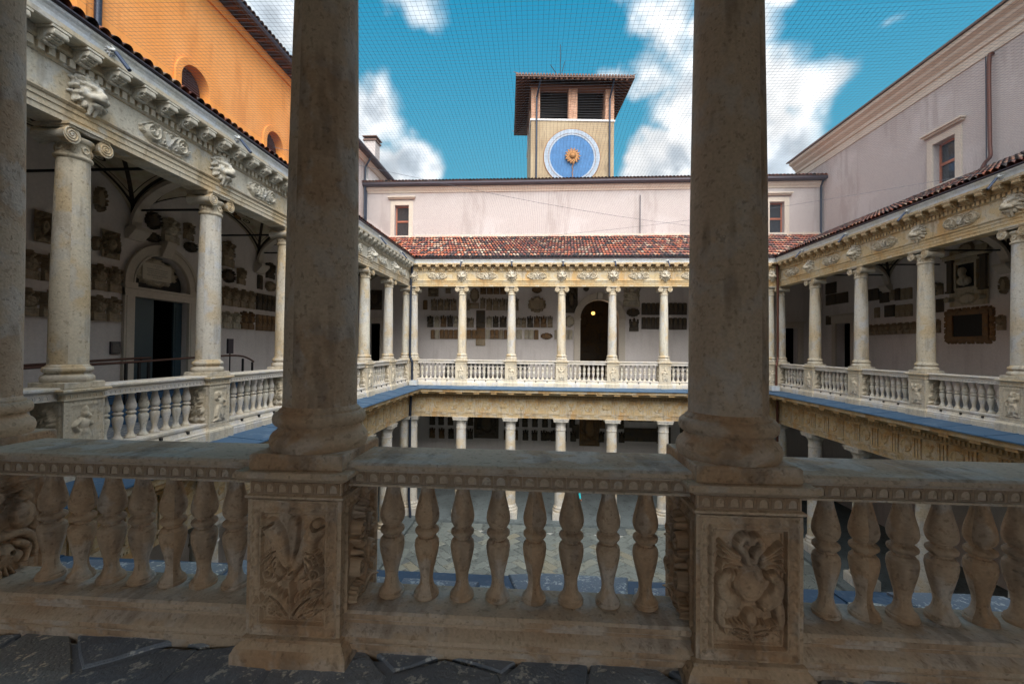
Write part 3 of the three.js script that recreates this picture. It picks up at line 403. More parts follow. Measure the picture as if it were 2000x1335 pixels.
// lion mask
const lionGeo = sdfGeo((x, y, z) => {
  const ax = Math.abs(x);
  let d = ellD(x, y, z, [0, 0.02, 0.03], [0.15, 0.18, 0.12]);
  d = smin(d, ellD(x, y, z, [0, -0.05, 0.16], [0.085, 0.066, 0.095]), 0.03);
  d = smin(d, ellD(x, y, z, [0, -0.125, 0.125], [0.06, 0.034, 0.07]), 0.02);
  d = smin(d, capD(x, y, z, [0, 0.1, 0.13], [0, -0.01, 0.235], 0.03, 0.036), 0.025);
  d = smin(d, capD(ax, y, z, [0.025, 0.085, 0.16], [0.115, 0.105, 0.1], 0.03, 0.022), 0.016);
  d = smin(d, ellD(ax, y, z, [0.06, -0.052, 0.17], [0.056, 0.046, 0.065]), 0.015);
  d = smin(d, ellD(ax, y, z, [0.112, -0.01, 0.1], [0.045, 0.055, 0.045]), 0.02);
  d = Math.max(d, -ellD(ax, y, z, [0.066, 0.048, 0.152], [0.03, 0.02, 0.034]));
  d = Math.max(d, -ellD(x, y, z, [0, -0.092, 0.21], [0.085, 0.019, 0.095]));
  d = smin(d, ellD(ax, y, z, [0.066, 0.048, 0.125], [0.02, 0.016, 0.02]), 0.004);
  const ang = Math.atan2(y - 0.02, ax), rr = Math.hypot(ax / 0.9, y - 0.02), tuft = 0.014 * Math.sin(ang * 16) + 0.01 * Math.sin(ang * 9 + rr * 60);
  if (ang > -1.25) d = smin(d, (Math.hypot(rr - 0.18 - 0.4 * tuft, (z - 0.05) * 1.0) - 0.04 - tuft), 0.014);
  d = smin(d, (Math.hypot(rr - 0.22 - tuft, (z - 0.015) * 1.2) - 0.024 - 0.7 * tuft), 0.01);
  d = smin(d, capD(ax, y, z, [0.03, -0.15, 0.09], [0.03, -0.235, 0.07], 0.036, 0.016), 0.015);
  return Math.max(d, -z);
}, [-0.3, -0.3, -0.04], [0.3, 0.3, 0.3], 56);

const panelLow = [0, 1, 2, 3].map((v) => PANELS.figure(34, v)), panelSide = PANELS.floral(26), scrolls = [0, 1, 2].map((v) => PANELS.scroll(72, v));
const plaqueGeo = [[0, 1, 2].map((v) => PANELS.crest(26, v)), [0, 1].map((v) => PANELS.slab(18, v)), [PANELS.cartouche(34, 0)], [0, 1].map((v) => PANELS.busy(34, v)), [toCreasedNormals(sqLathe([[0.0, 0], [0.5, 0], [0.5, 0.03], [0.46, 0.045], [0, 0.045]]).rotateX(Math.PI / 2).scale(1, 1, 1), 0.5).translate(0, 0.5, 0)]];
const plaqueSize = [[0.42, 0.68], [0.3, 0.58], [0.7, 0.56], [0.5, 0.68], [1, 1]];
const medals = [0, 1, 2, 3].map((v) => PANELS.medal(22, v));
const balusterProf = [[0, 0], [0.07, 0], [0.072, 0.006], [0.072, 0.02], [0.066, 0.024], [0.065, 0.034], [0.059, 0.04], [0.05, 0.05], [0.041, 0.072], [0.0355, 0.105], [0.039, 0.145], [0.052, 0.2], [0.065, 0.26], [0.071, 0.305], [0.0675, 0.335], [0.055, 0.352], [0.043, 0.355], [0.041, 0.368], [0.056, 0.372], [0.067, 0.384], [0.0695, 0.394], [0.067, 0.404], [0.056, 0.414], [0.045, 0.417], [0.043, 0.432], [0.057, 0.436], [0.067, 0.456], [0.071, 0.482], [0.067, 0.515], [0.055, 0.565], [0.043, 0.615], [0.0355, 0.66], [0.038, 0.676], [0.05, 0.682], [0.056, 0.688], [0.057, 0.705], [0, 0.705]];
const balNear = lathe(balusterProf, 36, 0.5, 0.058), balFar = lathe(balusterProf, 14, 0.6, 0.058);
const flute = (() => { const s = rectShape(-0.036, 0.036, 0, 0.062), h = archPath(new THREE.Path(), -0.022, 0.022, 0.006, 0.03); s.holes.push(h); return plate(s, 0.01, 0, 4); })();
function fluteRow(L, n, z, y) { const list = []; for (let i = 0; i < n; i++) { const x = -L / 2 + ((i + 0.5) * L) / n; for (const s of [1, -1]) list.push(flute.clone().scale((L / n / 0.074) * 1, 1, 1).translate(0, y, z).rotateY(s > 0 ? 0 : Math.PI).translate(s * x, 0, 0)); } return join(list); }

function balustrade(side, label) {
  const S = SIDES[side], near = side === 'near', o = thing('stone_balustrade', label, 'balustrade', S.pos, S.turn, undefined), mA = near ? M.near : M.white, mB = near ? M.nearB : M.stone, L = S.len, rb = S.ledge + 0.705 * (near ? 0.972 : 1.03);
  const po = near ? 0.1 : 0.2, plinth = [[po, S.ledge], [po + 0.01, S.ledge - 0.012], [po + 0.01, S.ledge - 0.05], [po - 0.01, S.ledge - 0.062], [po + 0.025, 0.075], [po + 0.05, 0.055], [po + 0.05, 0.02], [po + 0.062, 0.008], [po + 0.062, -0.17], [-0.165, -0.17], [-0.165, 0.046], [-0.226, 0.05], [-0.226, 0.078], [-0.218, 0.082], [-0.222, 0.09], [-0.232, 0.098], [-0.228, 0.118], [-0.21, 0.132], [-0.165, 0.155], [-0.155, S.ledge - 0.058], [-0.182, S.ledge - 0.052], [-0.196, S.ledge - 0.04], [-0.196, S.ledge - 0.012], [-0.184, S.ledge]];
  part(o, 'plinth_course', sweep(plinth, 0, L, 1, -1), mA);
  const rt = S.railTop, rh = [[0.192, rt], [0.205, rt - 0.012], [0.205, rt - 0.036], [0.196, rt - 0.042], [0.19, rt - 0.052], [0.168, rt - 0.058], [0.164, rb + 0.016], [0.18, rb + 0.012], [0.18, rb]], rail = [...rh, ...rh.map(([o, y]) => [-o, y]).reverse()];
  const stops = [near ? -3 : 0, ...S.cols, near ? L + 3 : L], hw = 0.262, dieTop = S.capTop - 0.16, ped = sqLathe([[0, -0.17], [0.318, -0.17], [0.318, 0.05], [0.31, 0.06], [0.305, 0.075], [0.285, 0.095], [0.278, 0.1], [0.278, 0.115], [0.255, 0.122], [0.245, 0.13], [0.245, dieTop], [0.262, dieTop + 0.003], [0.276, dieTop + 0.01], [0.276, dieTop + 0.022], [0.258, dieTop + 0.03], [0.258, S.capTop - 0.065], [0.275, S.capTop - 0.058], [0.29, S.capTop - 0.045], [0.305, S.capTop - 0.04], [0.318, S.capTop - 0.03], [0.318, S.capTop - 0.01], [0.31, S.capTop], [0, S.capTop]]), posts = join([-1, 1].flatMap((x) => [-1, 1].map((z) => box(Math.min(x * 0.243, x * 0.2635), Math.max(x * 0.243, x * 0.2635), 0.131, dieTop + 0.001, Math.min(z * 0.243, z * 0.2635), Math.max(z * 0.243, z * 0.2635)))));
  const pedFull = join([ped, posts]), pedFlutes = (() => { const f = fluteRow(0.5, near ? 7 : 6, 0.254, dieTop + 0.033); return join([f, f.clone().rotateY(Math.PI / 2)]); })();
  S.cols.forEach((s, i) => {
    const p = part(o, 'pedestal', pedFull, near ? M.nearB : M.stoneC, [s, 0, 0]);
    part(p, 'fluted_band', pedFlutes, near ? M.nearB : M.stoneC);
    const ph = dieTop - 0.13, put = (g, ry, m, sc) => { const d = 0.244, q = part(p, 'carved_panel', g, m, [Math.sin(ry) * d, 0.13, Math.cos(ry) * d], ry); q.scale.set(0.488 / 0.5, ph / 0.72, sc ?? 1); return q; };
    if (near) { const inner = [PANELS.shield, PANELS.shield, PANELS.dragons, PANELS.beasts][i], n = i === 1 || i === 2 ? 150 : 60; put(inner(n), Math.PI, M.nearB, 1.35); put((i === 3 ? PANELS.beasts : PANELS.floral)(i ? 96 : 40), Math.PI / 2, M.nearB); put((i === 3 ? PANELS.beasts : PANELS.floral)(i ? 96 : 40), -Math.PI / 2, M.nearB); put(panelLow[i % 4], 0, M.nearB); }
    else { put(panelLow[i % 4], 0, M.stoneC); put(panelSide, Math.PI / 2, M.stoneC); put(panelSide, -Math.PI / 2, M.stoneC); put(panelSide, Math.PI, M.stoneC); }
  });
  for (let i = 0; i + 1 < stops.length; i++) {
    const a = stops[i] + (i ? hw - 0.01 : near ? 0 : 0.0), b = stops[i + 1] - (i + 2 < stops.length ? hw - 0.01 : 0.0); if (b - a < 0.05) continue;
    const r = part(o, 'handrail', sweep(rail, a, b, i === 0 && !near ? 1 : 0, i + 2 === stops.length && !near ? -1 : 0), near ? M.nearTop : mA);
    const span = b - a; if (span < 0.6) continue;
    part(r, 'fluted_band', fluteRow(span - 0.06, near ? 23 : 24, 0.163, rb + 0.0165), mA, [(a + b) / 2, 0, 0]);
    const n = near && (i === 0 || i === stops.length - 2) ? 12 : near && i === 1 ? 9 : 8, pitch = near && i !== 2 ? 0.2025 : 0.2125, mid0 = near && i === 1 ? XR - 2.22 : near && i === 3 ? XR + 2.353 : (a + b) / 2, g = near ? balNear : balFar;
    for (let k = 0; k < n; k++) { const q = part(o, 'baluster', g, near ? (k % 3 ? M.near : M.nearB) : k % 3 ? M.white : M.stone, [mid0 + (k - (n - 1) / 2) * pitch, S.ledge, 0], (k * 2.4 + i) % 6.28); const v = PERM[(i * 67 + k * 131 + S.len * 10) & 4095], v2 = PERM[(i * 31 + k * 577 + 9) & 4095]; q.scale.set(0.965 + 0.07 * v, (rb - S.ledge) / 0.705, 0.965 + 0.07 * v); q.rotation.x = (v2 - 0.5) * 0.012; q.rotation.z = (v - 0.5) * 0.012; }
  }
  if (!near) {                                             // square drain holes of the plinth, their shade put in as black blocks
    const list = []; for (let i = 0; i + 1 < S.cols.length; i++) for (const t of [0.28, 0.5, 0.72]) list.push(box(-0.022, 0.022, 0.105, 0.15, 0.2, 0.235).translate(lerp(S.cols[i], S.cols[i + 1], t), 0, 0));
    stuff(part(o, 'drain_hole', join(list), M.black));
  }
  return o;
}

// ---- a wing: everything between the court and the back wall
const TILE = (() => { const g = new THREE.CylinderGeometry(0.085, 0.105, 1, 8, 1, true, -Math.PI / 2, Math.PI); g.rotateX(-Math.PI / 2); const o = new THREE.CylinderGeometry(0.07, 0.09, 1, 6, 1, true, -Math.PI / 2, Math.PI).rotateX(-Math.PI / 2); return buv(join([g, o])); })();
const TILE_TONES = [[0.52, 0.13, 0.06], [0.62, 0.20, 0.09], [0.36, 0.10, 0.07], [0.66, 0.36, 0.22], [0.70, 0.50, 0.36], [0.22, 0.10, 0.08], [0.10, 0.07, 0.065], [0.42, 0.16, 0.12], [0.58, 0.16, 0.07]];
function tileField(parent, S, rows, pitch, o0, y0, o1, y1, seed, from, to) {   // eave at [o0, y0], wall at [o1, y1]
  const list = [], R = rng(seed), dO = o1 - o0, dY = y1 - y0, slope = Math.hypot(dO, dY), len = slope / rows, q = new THREE.Quaternion().setFromAxisAngle(new THREE.Vector3(1, 0, 0), Math.atan2(dY, -dO) - 0.1), m = new THREE.Matrix4();
  for (let r = from ?? 0; r < (to ?? rows); r++) { const t = (r + 0.5) / rows, a = lerp(o0, -S.ends[0], t), b = lerp(S.len - o0, S.len + S.ends[1], t); for (let x = a; x < b; x += pitch) list.push([x + (R() - 0.5) * 0.02, lerp(y0, y1, t) + 0.045 + R() * 0.015, lerp(o0, o1, t), R()]); }
  const im = new THREE.InstancedMesh(TILE, M.tile, list.length); im.name = 'roof_tiles'; im.castShadow = im.receiveShadow = true; const c = new THREE.Color();
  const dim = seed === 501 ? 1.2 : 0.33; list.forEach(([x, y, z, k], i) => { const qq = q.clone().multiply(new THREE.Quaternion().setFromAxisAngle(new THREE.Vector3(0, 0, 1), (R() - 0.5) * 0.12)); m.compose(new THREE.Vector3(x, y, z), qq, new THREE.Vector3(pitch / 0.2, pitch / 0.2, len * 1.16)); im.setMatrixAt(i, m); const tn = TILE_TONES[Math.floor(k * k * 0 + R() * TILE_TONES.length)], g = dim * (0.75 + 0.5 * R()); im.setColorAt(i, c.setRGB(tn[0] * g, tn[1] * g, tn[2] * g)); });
  parent.add(stuff(im)); return im;
}
const modillionGeo = (() => {                              // a scrolled bracket with an acanthus leaf beneath, hanging under the corona
  const s = new THREE.Shape(); s.moveTo(0, 0); s.lineTo(0.4, 0); s.bezierCurveTo(0.43, -0.03, 0.41, -0.075, 0.37, -0.075); s.bezierCurveTo(0.3, -0.06, 0.24, -0.05, 0.19, -0.085); s.bezierCurveTo(0.13, -0.15, 0.06, -0.16, 0, -0.13); s.closePath();
  const list = [plate(s, 0.15, 0.008, 8).translate(0, 0, -0.075).rotateY(-Math.PI / 2), box(-0.105, 0.105, 0.002, 0.03, 0, 0.43)];
  for (let k = 0; k < 6; k++) for (const x of [-1, 0, 1]) list.push(buv(new THREE.SphereGeometry(0.03, 6, 5).scale(1.1, 0.6, 1.3).translate(x * 0.045, -0.085 - 0.07 * Math.sin((k / 5) * 3.0) * (k < 3 ? 1 : 0.5), 0.03 + k * 0.058).toNonIndexed()));
  list.push(buv(new THREE.CylinderGeometry(0.026, 0.026, 0.17, 10).rotateZ(Math.PI / 2).translate(0, -0.05, 0.395).toNonIndexed()));
  return join(list);
})();
function vaultGeo(s0, s1, wIn, wOut, spring, rise) {
  const nx = 44, nz = 36, pos = [], uv = [], idx = [], sc = (s0 + s1) / 2, hs = (s1 - s0) / 2, wc = (wIn + wOut) / 2, hw = (wOut - wIn) / 2;
  for (let j = 0; j <= nz; j++) for (let i = 0; i <= nx; i++) { const a = (i / nx) * 2 - 1, b = (j / nz) * 2 - 1; pos.push(sc + a * hs, spring + rise * Math.sqrt(Math.max(0, 1 - Math.min(Math.abs(a), Math.abs(b)) ** 2)), wc + b * hw); uv.push(i / nx, j / nz); }
  for (let j = 0; j < nz; j++) for (let i = 0; i < nx; i++) { const k = j * (nx + 1) + i; idx.push(k, k + 1, k + nx + 2, k, k + nx + 2, k + nx + 1); }
  const g = new THREE.BufferGeometry(); g.setAttribute('position', new THREE.Float32BufferAttribute(pos, 3)); g.setAttribute('uv', new THREE.Float32BufferAttribute(uv, 2)); g.setIndex(idx); g.computeVertexNormals(); return toCreasedNormals(g, 0.5);
}
const vaultMat = (() => {                                  // painted plaster: dark bands along edges and groins, strapwork between
  const n = 1024, c = document.createElement('canvas'); c.width = c.height = n; const x = c.getContext('2d'), R = rng(301);
  x.fillStyle = '#b6aa92'; x.fillRect(0, 0, n, n); for (let i = 0; i < 2600; i++) { x.fillStyle = `rgba(${110 + R() * 60},${95 + R() * 50},${70 + R() * 40},0.10)`; x.beginPath(); x.arc(R() * n, R() * n, 4 + R() * 22, 0, 7); x.fill(); }
  x.strokeStyle = '#2a1f16'; x.lineWidth = 20; x.strokeRect(34, 34, n - 68, n - 68); for (const s of [0, 1]) { x.beginPath(); x.moveTo(s ? n : 0, 0); x.lineTo(s ? 0 : n, n); x.stroke(); } x.lineWidth = 6; x.strokeRect(66, 66, n - 132, n - 132);
  for (let q = 0; q < 4; q++) { x.save(); x.translate(n / 2, n / 2); x.rotate((q * Math.PI) / 2); for (let k = 0; k < 26; k++) { const y = -140 - R() * 310, X = (R() - 0.5) * 1.5 * (-y - 70); x.lineWidth = 4 + R() * 7; x.strokeStyle = R() < 0.6 ? '#30251b' : '#6a4a26'; x.beginPath(); for (let t = 0; t < 9; t += 0.3) { const r = 34 - t * 3.4; x.lineTo(X + r * Math.cos(t), y + r * Math.sin(t)); } x.stroke(); } for (let k = 0; k < 7; k++) { const y = -200 - k * 40, X = (R() - 0.5) * 1.1 * (-y - 80); x.fillStyle = R() < 0.5 ? '#4a3826' : '#7d5b31'; x.beginPath(); x.ellipse(X, y, 34, 22, R(), 0, 7); x.fill(); x.strokeStyle = '#241a12'; x.lineWidth = 6; x.stroke(); } x.restore(); }
  const t = new THREE.CanvasTexture(c); t.colorSpace = THREE.SRGBColorSpace; t.magFilter = THREE.LinearFilter; return std({ map: t });
})();

function wing(side, label, upperMat, wallHoles, plaques) {
  const S = SIDES[side], o = thing('arcade_wing', label, 'building', S.pos, S.turn), L = S.len, mit = [1, -1], D = S.depth, e0 = S.ends[0], e1 = S.ends[1], warmA = side === 'left' ? M.stone : M.warm;
  const mid = []; for (let i = 0; i + 1 < S.cols.length; i++) mid.push((S.cols[i] + S.cols[i + 1]) / 2);
  const near = side === 'near', sweepM = (p) => sweep(p, 0, L, ...mit);
  // upper entablature
  part(o, 'architrave', sweepM([[0.172, 4.64], [0.172, 4.715], [0.185, 4.72], [0.185, 4.80], [0.2, 4.805], [0.2, 4.865], [0.215, 4.87], [0.235, 4.895], [0.235, 4.912], [-0.2, 4.912], [-0.2, 4.64]]), side === 'left' ? M.stoneC : M.warm);
  part(o, 'frieze', sweepM([[0.178, 4.914], [0.178, 5.335], [-0.2, 5.335], [-0.2, 4.914]]), warmA);
  part(o, 'bed_moulding', sweepM([[0.18, 5.337], [0.195, 5.345], [0.205, 5.365], [0.205, 5.485], [0.235, 5.49], [0.25, 5.515], [0.25, 5.53], [-0.2, 5.53], [-0.2, 5.337]]), side === 'left' ? M.stone : M.warmB);
  const nD = Math.floor((L - 0.9) / 0.118), dent = new THREE.InstancedMesh(box(-0.036, 0.036, 5.37, 5.468, 0.204, 0.25), side === 'left' ? M.stone : M.warm, nD); dent.name = 'dentils'; { const m = new THREE.Matrix4(); for (let i = 0; i < nD; i++) dent.setMatrixAt(i, m.makeTranslation(0.45 + (i * (L - 0.9)) / (nD - 1), 0, 0)); } o.add(stuff(dent));
  part(o, 'corona', sweepM([[0.48, 5.705], [0.48, 5.645], [0.465, 5.63], [-0.2, 5.63], [-0.2, 5.705]].reverse()), side === 'left' ? M.stone : M.warmB);
  part(o, 'modillion_course', sweepM([[0.235, 5.532], [0.235, 5.629], [-0.2, 5.629], [-0.2, 5.532]]), side === 'left' ? M.stone : M.warmB);
  part(o, 'cyma', sweepM([[0.475, 5.707], [0.48, 5.76], [0.495, 5.80], [0.515, 5.83], [0.52, 5.862], [-0.1, 5.862], [-0.1, 5.707]].reverse()), M.gutterStone);
  part(o, 'eaves_gutter', sweepM([[0.5, 5.864], [0.54, 5.87], [0.555, 5.885], [0.555, 5.905], [0.54, 5.908], [0.5, 5.905]].reverse()), M.gutter);
  if (!near) {
    const nM = Math.round((L - 1.5) / 0.4); for (let i = 0; i < nM; i++) part(o, 'modillion', modillionGeo, side === 'left' ? M.stone : M.warmB, [0.75 + (i * (L - 1.5)) / (nM - 1), 5.6, 0.23]).scale.z = 0.58;
    S.cols.forEach((s, i) => { if (s < 0.2 || s > L - 0.15) return; const l = part(o, 'lion_head', lionGeo, side === 'left' ? M.stone : M.stoneC, [s, 5.12, 0.175]); l.scale.setScalar(1.06 + 0.04 * (i % 3)); });
    mid.forEach((s, i) => { part(o, 'foliate_relief', scrolls[i % 3], side === 'left' ? M.stone : M.stoneC, [s, 4.945, 0.176]).scale.z = 1.7; });
    S.cols.forEach((s, i) => { if (s < 0.6 || s > L - 0.6) return; const h = part(o, 'spout_mask', lionGeo, M.gutterStone, [s + 0.02, 5.79, 0.45]); h.scale.setScalar(0.42); part(h, 'chute', join([bar([0, -0.12, 0.3], [0.02 * (i % 3) - 0.02, -0.72, 0.78], 0.062, 10)]), M.chute); });
  }
  // roof over the gallery
  const y0 = 5.92, y1 = 8.2, roof = part(o, 'roof', poly([[0.47, y0, 0.47], [L - 0.47, y0, 0.47], [L + e1, y1, -D], [0.47, y0, 0.47], [L + e1, y1, -D], [-e0, y1, -D], [0.47, y0 - 0.04, 0.47], [L + e1, y1 - 0.06, -D], [L - 0.47, y0 - 0.04, 0.47], [0.47, y0 - 0.04, 0.47], [-e0, y1 - 0.06, -D], [L + e1, y1 - 0.06, -D]].flat()), M.tileDark);
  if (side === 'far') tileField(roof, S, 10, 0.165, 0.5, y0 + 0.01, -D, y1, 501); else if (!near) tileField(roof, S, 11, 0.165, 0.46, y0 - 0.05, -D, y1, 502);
  // lower entablature, its lead-covered ledge
  const ledge = [[0.25, -0.11], [1.025, -0.178], [1.04, -0.19], [1.04, -0.215], [1.025, -0.222], [-0.2, -0.2], [-0.2, -0.11]];
  const lead = part(o, 'lead_ledge', sweepM(ledge), M.lead);
  const nS = 15; for (let i = 0; i < nS; i++) part(lead, 'lead_seam', poly2Seam(), M.lead, [1.2 + (i * (L - 2.4)) / (nS - 1), 0, 0]);
  part(o, 'lower_corona', sweepM([[1.015, -0.224], [0.99, -0.25], [0.96, -0.262], [0.96, -0.345], [-0.2, -0.345], [-0.2, -0.224]].reverse()), M.warmB);
  const trig = L / Math.round(L / 0.79);
  part(o, 'lower_bed_moulding', sweepM([[0.5, -0.347], [0.5, -0.44], [0.46, -0.45], [0.3, -0.53], [0.26, -0.545], [0.26, -0.7], [0.29, -0.71], [0.29, -0.75], [-0.22, -0.75], [-0.22, -0.347]].reverse()), M.warmB);
  const nD2 = Math.floor(L / 0.13), dent2 = new THREE.InstancedMesh(box(-0.04, 0.04, -0.665, -0.565, 0.258, 0.33), M.warm, nD2); dent2.name = 'lower_dentils'; { const m = new THREE.Matrix4(); for (let i = 0; i < nD2; i++) dent2.setMatrixAt(i, m.makeTranslation(0.45 + (i * (L - 0.9)) / (nD2 - 1), 0, 0)); } o.add(stuff(dent2));
  part(o, 'doric_frieze', sweepM([[0.235, -0.752], [0.235, -1.34], [-0.235, -1.34], [-0.235, -0.752]].reverse()), M.warm);
  part(o, 'lower_architrave', sweepM([[0.275, -1.342], [0.275, -1.395], [0.24, -1.4], [0.24, -1.49], [0.228, -1.495], [0.228, -1.6], [-0.235, -1.6], [-0.235, -1.342]].reverse()), M.warmB);
  const tg = join([-0.1, 0, 0.1].map((x) => box(x - 0.034, x + 0.034, -1.335, -0.79, 0.234, 0.27)).concat([box(-0.15, 0.15, -0.788, -0.755, 0.234, 0.278), box(-0.14, 0.14, -1.44, -1.4, 0.24, 0.268)], [0, 1, 2, 3, 4, 5].map((k) => box(-0.13 + k * 0.052 - 0.016, -0.13 + k * 0.052 + 0.016, -1.485, -1.442, 0.24, 0.262)))), mut = box(-0.135, 0.135, -0.425, -0.346, 0.52, 0.92);
  for (let i = 0; i < Math.round(L / trig); i++) { const s = (i + 0.5) * trig; if (s < 0.25 || s > L - 0.25) continue; if (!near) part(o, 'triglyph', tg, M.warm, [s, 0, 0]); if (s > 0.8 && s < L - 0.8) part(o, 'mutule', mut, M.warm, [s, 0, 0]); if (!near && i + 1 < Math.round(L / trig)) { const k = i % 2 ? 1 + ((i >> 1) % 3) : 0; part(o, 'metope_relief', medals[k], M.warm, [s + trig / 2, k ? -1.27 : -1.05, 0.234]); } }
  // back walls and the floor between the storeys
  const wallTop = near ? 7.9 : 6.5, wl = part(o, 'gallery_wall', wallWithHoles(-e0, L + e1, -0.1, wallTop, -D, 0.4, wallHoles), near ? M.lime : M.inner);
  part(o, 'lower_wall', wallWithHoles(-e0, L + e1, GROUND - 0.3, -0.32, -D, 0.4, side === 'left' || side === 'right' ? [] : []), M.inner);
  for (const [s, y, w, h, t, c, n] of plaques) for (let k = 0; k < n; k++) { const ww = w / n, gs = plaqueGeo[t], q = part(o, 'carved_plaque', gs[(k + Math.round(s * 7)) % gs.length], M.tone[c], [s - w / 2 + (k + 0.5) * ww, y - h / 2, -D + 0.003]); q.scale.set((ww * 0.97) / plaqueSize[t][0], h / plaqueSize[t][1], 1.8); }
  return o;
}
function poly2Seam() { return sweep([[0.262, -0.1], [1.015, -0.164], [1.015, -0.176], [0.262, -0.112]], -0.025, 0.025); }

